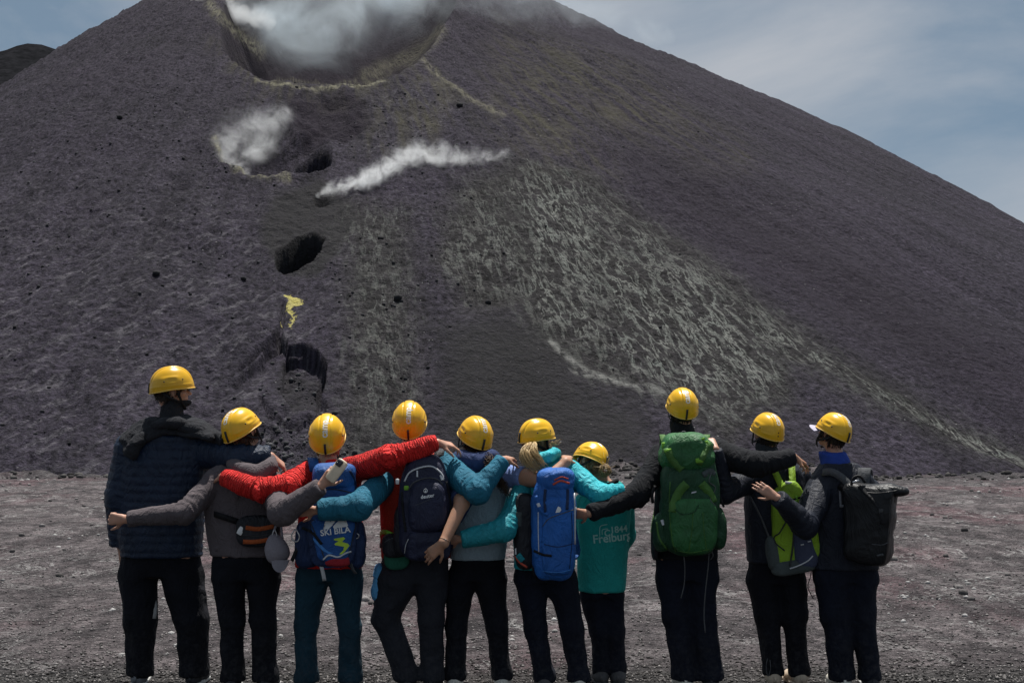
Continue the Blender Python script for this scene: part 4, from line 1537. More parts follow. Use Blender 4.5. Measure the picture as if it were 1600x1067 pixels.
def strands(name, guides, n, spread, r, mat, parent, seed=0, wave=0.0, wl=0.03, taper=0.4, steps=12):
    """a lock of hair: thin tapered strands along guide curves"""
    rg = np.random.default_rng(seed)
    parts = []
    for g in guides:
        c = spline(g, steps)
        tv = np.gradient(c, axis=0); tv /= np.linalg.norm(tv, axis=1)[:, None]
        for i in range(n):
            ph = rg.uniform(0, 6.28); rr = spread * math.sqrt(rg.random()); a = rg.uniform(0, 6.28)
            ref = np.array([0.3, 0.9, 0.2])
            pts = []
            wob = rg.normal(0, 1, 3) * spread * 0.5
            m = rg.integers(int(steps * 0.6), steps + 1)
            for j in range(m):
                t = tv[j]; b = np.cross(t, ref); b /= np.linalg.norm(b) + 1e-9; d = np.cross(t, b)
                sw = j / (steps - 1)
                w = wave * np.array([math.sin(sw * 6.28 * (0.12 / wl) + ph), math.cos(sw * 6.28 * (0.12 / wl) + ph)])
                q = c[j] + (b * (math.cos(a) * rr + w[0]) + d * (math.sin(a) * rr + w[1])) * (0.55 + 0.6 * math.sin(math.pi * min(1, sw * 1.1))) + wob * sw * sw
                pts.append(q)
            parts.append(tube(np.array(pts), np.linspace(r, r * taper, len(pts)), 3))
    V, F = join(parts)
    return obj(name, V, F, mat, parent)


def hair_mat(name, lo, hi):
    t = NT(name)
    isl = t.n.new('ShaderNodeNewGeometry').outputs['Random Per Island']
    t.set(Base_Color=t.mix(isl, lo, hi), Roughness=0.45)
    t.b.inputs['Specular IOR Level'].default_value = 0.4
    return t.m


HAIR_DARK = hair_mat('dark_brown_hair', (0.010, 0.007, 0.005), (0.035, 0.02, 0.013))
HAIR_BROWN = hair_mat('brown_hair', (0.03, 0.018, 0.010), (0.09, 0.05, 0.027))
HAIR_BLOND = hair_mat('blond_hair', (0.34, 0.22, 0.09), (0.62, 0.46, 0.24))
HAIR_LIGHT = hair_mat('light_brown_hair', (0.10, 0.06, 0.03), (0.30, 0.18, 0.09))
EYE = plain('eye_white', (0.7, 0.68, 0.65), 0.2)


def hair_cap(c, R, s, mat, parent, nape=-0.075, seed=0, n=420, length=0.05):
    """hair below the helmet: short strands over the back and sides of the skull"""
    rg = np.random.default_rng(seed)
    parts = []
    for i in range(n):
        a = rg.uniform(math.radians(25), math.radians(335))         # 0 = face
        z0 = rg.uniform(nape + 0.015, 0.055)
        dirv = np.array([math.sin(a), math.cos(a)])
        k = math.sqrt(max(0.05, 1 - ((z0 - 0.022) / 0.10) ** 2))
        p = np.array([0.078 * dirv[0] * k, -0.008 + 0.099 * dirv[1] * k, z0])
        if z0 < -0.03: p[1] = min(p[1], -0.045)
        L = length * rg.uniform(0.6, 1.1)
        pts = [p + np.array([dirv[0] * 0.004 * t, dirv[1] * 0.004 * t - 0.004 * t, -L * t / 3 + 0.0]) for t in range(4)]
        pts = [c + R @ (np.asarray(q) * s) + rg.normal(0, 0.0012, 3) for q in pts]
        parts.append(tube(np.array(pts), np.array([0.0030, 0.0034, 0.0028, 0.0012]), 3))
    V, F = join(parts)
    o = obj('hair', V, F, mat, parent)
    pr = [ell(c + R @ (np.array([0, -.016, .018]) * s), R, np.array([.079, .098, .104]) * s, .02), ell(c + R @ (np.array([0, -.052, -.052]) * s), R, np.array([.060, .048, .048]) * s, .03)]
    fr = R @ np.array([0, 1.0, .25]) / 1.031
    V, F = mesh_sdf(pr, 0.008, planes=[(c + R @ (np.array([0, -.030, 0]) * s), fr), (c + R @ (np.array([0, 0, nape]) * s), R @ np.array([0, -.15, -.99]))])
    V = V + vnormals(V, F) * ((ridge(V * 60) - .6) * .005)[:, None]
    obj('hair_base', V, F, mat, parent)
    return o


def make_hiker(spec):
    h = Hiker()
    D = 1.62 * FPX / (spec['feet'] - 663.0)
    h.D = D
    P = lambda x, y, dz=0.0: PX(x, y, D + dz)
    h.P = P
    s = FPX / D
    m = lambda px: px / s                         # photograph pixels to metres at this hiker
    h.m = m
    xs = [q[0] for lg in spec['legs'] for q in lg[-1:]]
    base = P(sum(xs) / len(xs), spec['feet'], 0); base[2] = 0.0
    root = empty('person', base, spec['label'], 'person', 'hikers standing arm in arm in a row')
    h.root = root
    # helmet and head
    hb = spec['helmet']
    c, R, hs, W = build_helmet(hb['bb'], hb['yaw'], hb['pitch'], hb['roll'], D + hb.get('dz', 0.0), hb['label'], hb.get('clip', True), hb.get('logo', True))
    h.hc, h.R, h.hs, h.HW = c, R, hs, W
    ss = hs * spec.get('head', 0.94)
    hc = c + R @ (np.array([0, 0.004, -0.012]) * ss)
    h.head = hc; h.ss = ss
    neck = P(*spec['neck'])
    prims = head_prims(hc, R, ss)
    prims.append(cone(hc + R @ np.array([0, -.022, -.055]) * ss, neck, 0.053 * ss, 0.058 * ss, 0.03))
    prims.append(cone(neck, neck + np.array([0, 0, -.10]), 0.058 * ss, 0.075, 0.03))
    prims.append(sweep(P, spec['torso'], grow=-0.028, k=0.05))
    prims.append(sweep(P, spec['pelvis'], grow=-0.024, k=0.05))
    limbs = []
    for i, arm in enumerate(spec['arms']):
        pts = [(P(q[0], q[1], q[2]), m(q[3])) for q in arm]
        limbs.append(pts)
        bare = spec.get('bare', (None, None))[i]
        n = len(pts)
        rad = [0.046 * ss, 0.040 * ss, 0.0275 * ss] if n == 3 else [0.046 * ss] + [0.042 * ss] * (n - 3) + [0.038 * ss, 0.0275 * ss]
        bp = [(pts[j][0], min(rad[j], pts[j][1] - 0.010) if bare is None else pts[j][1]) for j in range(n)]
        bp[-1] = (bp[-1][0], 0.0265 * ss if bare is None else pts[-1][1])
        prims += limb_prims(bp, 0.02)
        hd = spec['hands'][i]
        w = pts[-1][0]
        f = np.array(hd['f'], float)
        fd = f / np.linalg.norm(f)
        w2 = w + fd * hd.get('ext', 0.02)
        prims.append(cone(w, w2, bp[-1][1], 0.024 * ss, 0.015))
        prims += hand_prims(w2, hd['f'], hd['n'], hd['side'], hd.get('curl', (25, 35, 25)), hd.get('sc', 1.0) * ss, hd.get('spread', 1.0))
    legs = []
    for lg in spec['legs']:
        pts = [(P(q[0], q[1], q[2] if len(q) > 3 else 0), m(q[-1])) for q in lg]
        a, ra = pts[-1]
        pts[-1] = (np.array([a[0], a[1], max(a[2], 0.085)]), ra)
        legs.append(pts)
        bp = [(p, max(0.03, r * 0.72)) for p, r in pts]
        prims += limb_prims(bp, 0.03)
        an = pts[-1][0]
        prims.append(cone(np.array([an[0], an[1] - .03, 0.05]), np.array([an[0], an[1] + .13, 0.045]), .034, .026, .02))
    V, F = mesh_sdf(prims, 0.0062)
    body = obj('body', V, F, spec.get('skin', SKIN), root)
    for sx in (-1, 1):
        v, f = cube_sphere(3); q = v / np.linalg.norm(v, axis=1)[:, None]
        obj('eye', hc + R @ (np.array([sx * .032, .083, .004]) * ss) + q * 0.0115, f, EYE, root)
    h.limbs, h.legs = limbs, legs
    # trousers
    tp = [sweep(P, spec['pelvis'], grow=-0.010, k=0.06)]
    hipz = P(0, spec['pelvis'][0][0])[2]
    for pts in legs:
        an, ra = pts[-1]
        pr = limb_prims(pts + [(an - np.array([0, -0.004, 0.06]), ra * 1.04)], 0.035)
        tp += pr
    cutz = 0.062
    cloth_obj('trousers', tp, legs, spec['trousers'], root, vox=0.0095, planes=[(np.array([0, 0, cutz]), np.array([0, 0, -1.0]))], amp=spec.get('leg_amp', 0.008))
    # shoes
    for pts, sm in zip(legs, spec['shoes']):
        an = pts[-1][0]
        x, y = an[0], an[1]
        toe = spec.get('toe', 0.02)
        out = -1 if pts is legs[0] else 1
        tx = x + out * toe
        pr = [cone((x, y - .045, .048), (x, y - .01, .058), .041, .046, .02), cone((x, y, .055), (tx, y + .16, .040), .046, .034, .03),
              cone((x, y + .0, .06), (x, y + .005, .105), .044, .047, .02), cone((tx, y + .10, .040), (tx + out * .004, y + .185, .034), .045, .036, .02)]
        V, F = mesh_sdf(pr, 0.009, planes=[(np.array([0, 0, 0.022]), np.array([0, 0, -1.0]))])
        sh = obj('shoe', V, F, sm[0], root)
        V2, F2 = mesh_sdf([cone((x, y - .045, .02), (tx, y + .18, .02), .046, .046, .02)], 0.009, planes=[(np.array([0, 0, 0.028]), np.array([0, 0, 1.0])), (np.array([0, 0, 0.0]), np.array([0, 0, -1.0]))])
        obj('sole', V2, F2, sm[1], sh)
        pl, pf = ribbon([(x - .004, y - .087, .036), (x - .004, y - .090, .055), (x - .004, y - .084, .074)], .016, .004, (1, 0, 0))
        obj('heel_tab', pl, pf, sm[0], sh)
    # upper garment
    up = [sweep(P, spec['torso'], grow=0.004, k=0.05)]
    if spec.get('collar', True):
        up.append(cone(neck + np.array([0, 0, -.09]), neck + np.array([0, 0, -.022]), 0.072, 0.062 * ss + 0.005, 0.022))
    planes = []
    sl = spec.get('sleeve', (1.0, 1.0))
    arm_prims = []
    for i, pts in enumerate(limbs):
        a, ra = pts[0]
        up.append(cone(lerp(neck + np.array([0, 0, -.085]), a, 0.2), a, 0.066, ra * 0.95, 0.04))
        w, rw = pts[-1]; e = pts[-2][0]
        dr = (w - e) / np.linalg.norm(w - e)
        if sl[i] >= 1.0:
            pp = limb_prims(pts[:-1] + [(w - dr * 0.006, rw)], 0.012)
            last = pp[-1]
            pp[-1] = ('c', last[1], last[2] + dr * 0.03, last[3], last[4], 0.03, ((w, dr),))
        else:
            b = pts[1][0]
            tip = lerp(a, b, sl[i])
            d0 = (b - a) / np.linalg.norm(b - a)
            pp = [('c', a, tip + d0 * 0.04, ra, lerp(ra, pts[1][1], sl[i]) + 0.014, 0.03, ((tip, d0),))]
        arm_prims.append(pp)
    if 'sleeve_mat' in spec:
        # sleeves of another cloth: each its own garment part
        for i, pp in enumerate(arm_prims):
            a, ra = limbs[i][0]
            inner = lerp(neck + np.array([0, 0, -.085]), a, 0.4)
            cloth_obj('sleeve', [cone(inner, a, 0.066, ra * 1.0, 0.05)] + pp, [limbs[i]], spec['sleeve_mat'][i], root, amp=spec.get('amp', 0.006), mode=spec.get('mode'))
    else:
        for pp in arm_prims: up += pp
    cloth_obj(spec.get('top_name', 'jacket'), up, limbs, spec['top'], root, amp=spec.get('amp', 0.006), mode=spec.get('mode'))
    if 'hair' in spec:
        hair_cap(hc, R, ss, spec['hair'], root, seed=int(spec['feet'] * 7 + spec['neck'][0]), length=spec.get('hair_len', 0.045))
    return h

# ================================================================== the ten hikers
NAVY_Q = fabric('navy_quilted_nylon', (0.0075, 0.017, 0.041), 0.5, 0.25, spec=0.28, wr=0.6)
NAVY_DK = fabric('dark_navy_softshell', (0.012, 0.015, 0.026), 0.6, 0.25, wr=0.6)
CHAR = fabric('black_fleece', (0.008, 0.009, 0.012), 0.9, 0.3, wr=0.6)
BLK_TR = fabric('black_trouser_cloth', (0.0045, 0.005, 0.009), 0.9, 0.35, wr=0.7, wscale=9, dust=0.32)
NVY_TR = fabric('navy_trouser_cloth', (0.006, 0.008, 0.017), 0.9, 0.35, wr=0.7, wscale=9, dust=0.32)
GRY_TR = fabric('grey_trouser_cloth', (0.020, 0.021, 0.028), 0.9, 0.25, wr=0.7, wscale=9, dust=0.32)
TEAL_TR = fabric('petrol_trouser_cloth', (0.009, 0.036, 0.056), 0.85, 0.25, wr=0.7, wscale=9, dust=0.32)
TAUPE = fabric('taupe_sweatshirt', (0.105, 0.088, 0.095), 0.95, 0.15, wr=0.7)
RED = fabric('red_ribbed_jersey', (0.80, 0.026, 0.022), 0.75, 0.15, wr=0.5, rib=1.0)
RED_DK = fabric('rust_red_shell', (0.34, 0.026, 0.014), 0.8, 0.25, wr=0.6)
TEAL = fabric('petrol_blue_shirt', (0.014, 0.135, 0.215), 0.75, 0.2, wr=0.7)
GREYBLUE = fabric('pale_grey_blue_tee', (0.30, 0.39, 0.45), 0.9, 0.12, wr=0.6)
LIGHTBLUE = fabric('light_blue_sleeve_cloth', (0.23, 0.33, 0.66), 0.85, 0.12, wr=0.6)
NAVY_SC = fabric('navy_scarf_cloth', (0.035, 0.055, 0.14), 0.9, 0.25, wr=0.7)
TURQ = fabric('turquoise_jacket_cloth', (0.018, 0.46, 0.53), 0.6, 0.15, wr=0.8, spec=0.35)
TEAL_DP = fabric('deep_teal_jacket_cloth', (0.012, 0.26, 0.31), 0.6, 0.2, wr=0.8, spec=0.35)
MINT = fabric('sea_green_shirt', (0.020, 0.335, 0.305), 0.85, 0.12, wr=0.6)
BUFF = fabric('royal_blue_neck_tube', (0.02, 0.055, 0.30), 0.85, 0.25, wr=0.6)
GREY_CAP = fabric('grey_cap_cloth', (0.25, 0.23, 0.26), 0.9, 0.12, wr=0.3)
SH_GREY = (plain('grey_shoe_mesh', (0.17, 0.17, 0.18), 0.85, bump=0.3), plain('white_sole', (0.62, 0.61, 0.58), 0.6))
SH_DARK = (plain('dark_shoe', (0.022, 0.022, 0.026), 0.75, bump=0.3), plain('light_sole', (0.55, 0.55, 0.53), 0.6))
SH_WHITE = (plain('off_white_shoe', (0.60, 0.57, 0.50), 0.75, bump=0.2), plain('cream_sole', (0.66, 0.63, 0.55), 0.6))
SH_BEIGE = (plain('beige_shoe', (0.50, 0.40, 0.30), 0.8, bump=0.3), plain('tan_sole', (0.55, 0.47, 0.38), 0.6))
SH_BROWN = (plain('grey_brown_boot', (0.085, 0.08, 0.08), 0.8, bump=0.3), plain('dark_sole', (0.05, 0.05, 0.05), 0.8))

OVER_R = dict(f=(.62, .42, -.55), n=(-.1, .35, -.9), side=-1, curl=(28, 34, 24))      # right hand laid over a shoulder
OVER_R2 = dict(f=(.85, .42, -.35), n=(-.1, .35, -.9), side=-1, curl=(24, 30, 22))
OVER_L = dict(f=(-.62, .5, -.5), n=(.1, .4, -.9), side=1, curl=(28, 34, 24))
BACK_L = dict(f=(-.97, .12, -.05), n=(0, 1, 0), side=1, curl=(14, 20, 16))             # left hand flat on a back
HANG_L = dict(f=(.03, .12, -1), n=(1, .15, 0), side=1, curl=(22, 30, 22))
HANG_R = dict(f=(-.03, .12, -1), n=(-1, .15, 0), side=-1, curl=(22, 30, 22))

H = {}
H[1] = make_hiker(dict(
    feet=1064, label='tall man in navy quilted jacket with dark sweater round his shoulders, leftmost in row',
    helmet=dict(bb=(235, 572, 303, 615), yaw=-74, pitch=7, roll=2, label='yellow climbing helmet seen from the side, on the man in the navy quilted jacket', logo=False),
    neck=(266, 655), torso=[(664, 238, 298, .09), (684, 208, 324, .13), (725, 188, 324, .155), (790, 186, 317, .16), (840, 188, 314, .16), (868, 191, 315, .155)],
    pelvis=[(850, 189, 314, .145), (880, 186, 317, .14), (900, 186, 318, .125)],
    arms=[[(204, 702, 0, 25), (188, 778, -.02, 23), (189, 852, .03, 16)], [(318, 704, -.02, 27), (374, 716, -.20, 23), (423, 713, -.17, 14.5)]],
    hands=[dict(HANG_L), dict(OVER_R, f=(.75, .35, -.6))],
    legs=[[(216, 905, 0, 29), (219, 968, -.02, 24), (218, 1052, 0, 19)], [(286, 905, 0, 32), (299, 968, -.02, 25), (303, 1054, 0, 20.5)]],
    trousers=BLK_TR, shoes=[SH_GREY, SH_DARK], top=NAVY_Q, mode='quilt', amp=0.005, hair=HAIR_DARK, hair_len=0.03, top_name='quilted_jacket'))
H[2] = make_hiker(dict(
    feet=1072, label='woman in a taupe hooded sweatshirt and black trousers holding up a phone',
    helmet=dict(bb=(347, 636, 406, 692), yaw=-30, pitch=24, roll=-12, label='yellow climbing helmet tilted left, on the woman in the taupe sweatshirt'),
    neck=(383, 706), torso=[(720, 352, 418, .08), (742, 328, 433, .11), (790, 321, 439, .12), (830, 325, 439, .12), (868, 331, 437, .122)],
    pelvis=[(850, 333, 438, .12), (880, 330, 438, .125), (905, 330, 437, .11)],
    arms=[[(337, 752, -.02, 20), (288, 801, -.2, 16.5), (199, 811, -.25, 11.5)], [(424, 757, -.04, 20), (441, 801, -.42, 19.5), (501, 760, -.50, 12)]],
    hands=[dict(BACK_L, f=(-.95, -.05, .03), curl=(65, 80, 50)), dict(f=(.62, -.05, .72), n=(.1, .95, .1), side=-1, curl=(30, 42, 30))],
    legs=[[(357, 905, 0, 25), (362, 968, -.01, 18.5), (364, 1060, 0, 17)], [(411, 905, 0, 25), (411, 968, -.01, 19), (415, 1060, 0, 18)]],
    trousers=BLK_TR, shoes=[SH_DARK, SH_DARK], top=TAUPE, hair=HAIR_BROWN, hair_len=.06, top_name='sweatshirt'))
H[3] = make_hiker(dict(
    feet=1074, label='blond hiker in a red jersey with both arms spread, wearing the blue ski backpack',
    helmet=dict(bb=(483, 643, 540, 711), yaw=2, pitch=40, roll=-2, label='yellow climbing helmet tipped far back, on the blond hiker in the red jersey'),
    neck=(512, 722), torso=[(728, 482, 543, .08), (748, 468, 562, .11), (800, 468, 562, .12), (850, 465, 566, .12), (885, 463, 566, .12)],
    pelvis=[(868, 464, 566, .12), (890, 462, 566, .125), (905, 462, 565, .11)],
    arms=[[(480, 741, -.02, 19), (449, 761, -.20, 18.5), (404, 766, -.24, 17), (349, 745, -.16, 12.5)], [(547, 737, -.03, 22), (612, 714, -.22, 17), (683, 692, -.17, 11.5)]],
    hands=[dict(OVER_L, f=(-.15, .95, .12)), dict(OVER_R2, f=(.85, .35, -.15))],
    legs=[[(487, 908, 0, 25), (478, 980, -.01, 16.5), (479, 1062, 0, 17)], [(541, 908, 0, 25), (546, 980, -.01, 17), (548, 1062, 0, 17)]],
    trousers=TEAL_TR, shoes=[SH_DARK, SH_DARK], top=RED, hair=HAIR_BLOND, hair_len=0.06, top_name='jersey', amp=0.010))
H[4] = make_hiker(dict(
    feet=1072, label='hiker in petrol sleeves and rust red vest, grey trousers, one knee bent',
    helmet=dict(bb=(613, 621, 667, 690), yaw=0, pitch=42, roll=0, label='yellow climbing helmet highest of the middle group, above the dark navy backpack'),
    neck=(641, 700), torso=[(706, 614, 668, .08), (724, 592, 704, .11), (780, 594, 706, .12), (830, 596, 704, .12), (872, 597, 703, .12)],
    pelvis=[(860, 598, 704, .12), (888, 592, 703, .125), (908, 588, 700, .115)],
    arms=[[(605, 748, -.02, 21), (560, 792, -.36, 20), (496, 797, -.39, 15)], [(695, 730, -.04, 24), (746, 768, -.30, 18), (786, 719, -.2, 12)]],
    hands=[dict(BACK_L), dict(OVER_R, f=(.35, .75, .1))],
    legs=[[(620, 908, 0, 33), (603, 966, .02, 20), (637, 1062, 0, 19)], [(674, 908, 0, 27), (674, 966, -.01, 19), (675, 1062, 0, 17.5)]],
    trousers=GRY_TR, shoes=[SH_DARK, SH_DARK], top=RED_DK, sleeve_mat=(TEAL, TEAL), hair=HAIR_DARK, top_name='vest'))
H[5] = make_hiker(dict(
    feet=1070, label='curly haired woman in a pale grey blue tee with a navy scarf down her back',
    helmet=dict(bb=(715, 649, 771, 702), yaw=26, pitch=25, roll=6, label='yellow climbing helmet on the curly haired woman in the pale tee'),
    neck=(745, 714), torso=[(724, 722, 768, .07), (742, 704, 796, .1), (790, 708, 792, .11), (840, 705, 792, .11), (873, 703, 788, .115)],
    pelvis=[(855, 705, 790, .11), (880, 702, 790, .12), (905, 699, 790, .11)],
    arms=[[(713, 754, -.02, 19), (722, 786, -.30, 11), (693, 848, -.42, 7.8)], [(800, 744, -.05, 16), (856, 750, -.24, 11.5), (884, 722, -.18, 7.6)]],
    bare=(1, 1), sleeve=(0.85, 0.36),
    hands=[dict(f=(-.72, .18, -.62), n=(.35, .95, .1), side=1, curl=(20, 26, 20), sc=1.05), dict(OVER_R, f=(.1, .75, .25))],
    legs=[[(719, 908, 0, 23), (713, 982, -.01, 15.5), (711, 1062, 0, 15)], [(766, 908, 0, 25), (777, 982, -.01, 16.5), (785, 1060, 0, 15.5)]],
    trousers=BLK_TR, shoes=[SH_WHITE, SH_WHITE], top=GREYBLUE, sleeve_mat=(NAVY_SC, LIGHTBLUE), skin=SKIN_TAN, hair=HAIR_DARK, top_name='tee_shirt', amp=0.004))
H[6] = make_hiker(dict(
    feet=1072, label='blond woman with a ponytail in a turquoise jacket carrying the royal blue backpack',
    helmet=dict(bb=(811, 652, 866, 693), yaw=-62, pitch=6, roll=2, label='yellow climbing helmet sitting level, above the blond ponytail', logo=False),
    neck=(842, 712), torso=[(722, 826, 876, .075), (740, 812, 898, .1), (790, 806, 898, .11), (850, 803, 897, .11), (888, 803, 898, .115)],
    pelvis=[(870, 804, 898, .11), (890, 802, 900, .12), (908, 802, 901, .11)],
    arms=[[(822, 757, -.03, 17), (787, 828, -.24, 17), (721, 842, -.26, 13)], [(887, 737, -.03, 20), (940, 774, -.19, 15.5), (974, 766, -.16, 10)]],
    hands=[dict(BACK_L, f=(-.95, .3, -.05)), dict(OVER_R2, f=(.7, .6, .1), sc=.9)],
    legs=[[(830, 908, 0, 25), (836, 982, -.01, 16), (851, 1060, 0, 14.5)], [(877, 908, 0, 25), (894, 982, -.01, 17), (905, 1060, 0, 15.5)]],
    trousers=NVY_TR, shoes=[SH_BROWN, SH_WHITE], top=TURQ, sleeve_mat=(TEAL_DP, TURQ), hair=HAIR_LIGHT, hair_len=0.055, top_name='jacket'))
H[7] = make_hiker(dict(
    feet=1062, label='smallest hiker of the row, in a sea green printed shirt with a messy hair bun',
    helmet=dict(bb=(898, 688, 948, 734), yaw=52, pitch=8, roll=24, label='yellow climbing helmet tilted to the right, lowest in the row, on the smallest hiker', logo=False),
    neck=(938, 746), torso=[(752, 926, 966, .07), (768, 907, 984, .1), (800, 905, 983, .11), (870, 903, 980, .115), (923, 904, 975, .115)],
    pelvis=[(895, 906, 974, .105), (915, 907, 973, .11), (930, 907, 973, .10)],
    arms=[[(913, 786, .04, 15), (905, 840, .14, 12), (925, 878, .17, 9)], [(975, 781, .03, 15), (981, 836, .13, 12), (962, 878, .17, 9)]],
    hands=[dict(HANG_L, f=(.8, .3, -.2)), dict(HANG_R, f=(-.8, .3, -.2))],
    legs=[[(926, 932, 0, 20), (936, 985, -.01, 13.5), (939, 1042, 0, 11.5)], [(956, 932, 0, 18), (962, 985, -.01, 12.5), (965, 1042, 0, 11)]],
    trousers=NVY_TR, shoes=[SH_BROWN, SH_BROWN], top=MINT, hair=HAIR_LIGHT, head=0.95, top_name='shirt', toe=.01, amp=0.005))
H[8] = make_hiker(dict(
    feet=1070, label='tall hiker in a black fleece with arms spread, carrying the large green backpack',
    helmet=dict(bb=(1041, 602, 1091, 658), yaw=7, pitch=27, roll=2, label='yellow climbing helmet on the tall hiker above the large green backpack'),
    neck=(1069, 672), torso=[(688, 1042, 1096, .09), (708, 1028, 1118, .12), (760, 1025, 1118, .13), (820, 1022, 1120, .13), (872, 1022, 1120, .13)],
    pelvis=[(850, 1023, 1121, .125), (880, 1023, 1122, .13), (905, 1027, 1122, .115)],
    arms=[[(1036, 714, -.02, 22), (996, 773, -.18, 17.5), (922, 802, -.30, 12.5)], [(1113, 706, -.02, 23), (1180, 726, -.20, 18.5), (1240, 714, -.17, 13)]],
    hands=[dict(BACK_L, f=(-.8, .55, -.05), curl=(30, 40, 30)), dict(OVER_R2, f=(.7, .5, -.35))],
    legs=[[(1050, 905, 0, 25), (1056, 957, -.01, 20.5), (1070, 1060, 0, 18.5)], [(1098, 905, 0, 24), (1097, 957, -.01, 20), (1110, 1060, 0, 19.5)]],
    trousers=NVY_TR, shoes=[SH_WHITE, SH_DARK], top=CHAR, hair=HAIR_DARK, skin=SKIN_TAN, top_name='fleece'))
H[9] = make_hiker(dict(
    feet=1064, label='hiker in a dark navy softshell and black trousers wearing the lime green backpack',
    helmet=dict(bb=(1174, 642, 1225, 691), yaw=22, pitch=18, roll=4, clip=False, label='yellow climbing helmet with two rear rivet holes and no strap, above the lime backpack'),
    neck=(1201, 706), torso=[(716, 1180, 1226, .08), (734, 1168, 1250, .11), (790, 1165, 1262, .12), (850, 1167, 1260, .12), (878, 1168, 1260, .12)],
    pelvis=[(855, 1168, 1259, .115), (882, 1167, 1259, .12), (908, 1168, 1258, .11)],
    arms=[[(1172, 748, -.03, 20), (1131, 770, -.22, 16.5), (1118, 702, -.30, 11)], [(1250, 748, .05, 19), (1262, 812, .1, 15), (1254, 862, .15, 12)]],
    hands=[dict(f=(-.25, .62, .55), n=(.1, .6, -.75), side=1, curl=(28, 36, 26)), dict(HANG_R)],
    legs=[[(1191, 908, 0, 24), (1199, 957, -.01, 18.5), (1208, 1050, 0, 13.5)], [(1236, 908, 0, 24), (1240, 957, -.01, 19.5), (1249, 1050, 0, 14)]],
    trousers=BLK_TR, shoes=[SH_BEIGE, SH_BEIGE], top=NAVY_DK, hair=HAIR_DARK, hair_len=0.03, top_name='softshell_jacket', toe=-.03))
H[10] = make_hiker(dict(
    feet=1070, label='hiker in a dark jacket with a royal blue neck tube, rightmost in the row',
    helmet=dict(bb=(1277, 640, 1329, 695), yaw=36, pitch=22, roll=10, label='yellow climbing helmet with a cap peak under it, rightmost in the row'),
    neck=(1305, 712), torso=[(724, 1284, 1334, .085), (744, 1270, 1362, .12), (800, 1266, 1371, .13), (850, 1268, 1371, .13), (888, 1268, 1370, .13)],
    pelvis=[(865, 1268, 1371, .13), (888, 1268, 1371, .13), (908, 1270, 1370, .115)],
    arms=[[(1282, 766, -.04, 23), (1257, 820, -.24, 19.5), (1215, 778, -.40, 12)], [(1358, 768, .04, 20), (1370, 830, .1, 17), (1352, 880, .15, 13)]],
    hands=[dict(BACK_L, f=(-.75, .15, .5), curl=(8, 14, 12)), dict(HANG_R)],
    legs=[[(1301, 905, 0, 28), (1306, 957, -.01, 23.5), (1316, 1058, 0, 18)], [(1344, 905, 0, 26), (1347, 957, -.01, 18.5), (1360, 1058, 0, 16)]],
    trousers=NVY_TR, shoes=[SH_WHITE, SH_DARK], top=NAVY_DK, hair=HAIR_DARK, hair_len=0.05, top_name='softshell_jacket'))

# ================================================================== what they carry and wear
PK_BLUE = fabric('blue_pack_nylon', (0.012, 0.085, 0.30), 0.6, 0.2, spec=0.35, wr=0.7)
PK_BLUE_DK = fabric('dark_blue_pack_nylon', (0.012, 0.028, 0.085), 0.65, 0.25, spec=0.3, wr=0.7)
PK_ROYAL = fabric('royal_blue_pack_nylon', (0.014, 0.115, 0.42), 0.6, 0.2, spec=0.35, wr=0.7)
PK_NAVY = fabric('navy_pack_nylon', (0.016, 0.019, 0.048), 0.6, 0.25, spec=0.35, wr=0.7)
PK_BLACK = fabric('black_pack_nylon', (0.012, 0.013, 0.018), 0.6, 0.25, spec=0.35, wr=0.7)
PK_GREEN = fabric('forest_green_pack_nylon', (0.022, 0.125, 0.034), 0.55, 0.25, spec=0.4, wr=0.8)
PK_GREEN_DK = fabric('dark_green_pack_nylon', (0.010, 0.055, 0.022), 0.6, 0.25, spec=0.35, wr=0.7)
PK_MOSS = fabric('moss_green_strap_cloth', (0.060, 0.155, 0.028), 0.65, 0.2, spec=0.35)
PK_BRIGHT = fabric('bright_green_webbing', (0.22, 0.48, 0.05), 0.65, 0.2)
PK_LIME = fabric('lime_pack_nylon', (0.24, 0.40, 0.018), 0.6, 0.18, spec=0.35, wr=0.6)
PK_SLATE = fabric('slate_pack_nylon', (0.050, 0.060, 0.105), 0.65, 0.2, wr=0.6)
PK_GREYMESH = fabric('grey_mesh_pocket', (0.07, 0.085, 0.085), 0.8, 0.3, wr=0.5)
TARP = fabric('black_coated_tarpaulin', (0.0075, 0.008, 0.010), 0.45, 0.25, spec=0.28, wr=0.7, wscale=5)
GREY_STRAP = fabric('grey_padded_strap', (0.085, 0.088, 0.095), 0.8, 0.2)
ORANGE = fabric('burnt_orange_trim', (0.34, 0.075, 0.02), 0.8, 0.2)
CRIMSON = fabric('crimson_trim', (0.33, 0.02, 0.03), 0.8, 0.2)
CORAL = fabric('coral_trim', (0.60, 0.10, 0.06), 0.75, 0.2)
SILVER = plain('silver_piping', (0.55, 0.56, 0.58), 0.5)
WHITE = plain('white_print_on_cloth', (0.72, 0.72, 0.72), 0.6)
SKYBLUE = fabric('sky_blue_print', (0.07, 0.25, 0.62), 0.7, 0.15)
LIMEP = plain('lime_print', (0.42, 0.58, 0.03), 0.6)
CORD = fabric('grey_cord', (0.11, 0.11, 0.115), 0.9, 0.2)


def pk(i, name, label, cx, cy, dz, cat='backpack', group='backpacks on the hikers'):
    h = H[i]
    return empty(name, h.P(cx, cy, dz), label, cat, group)


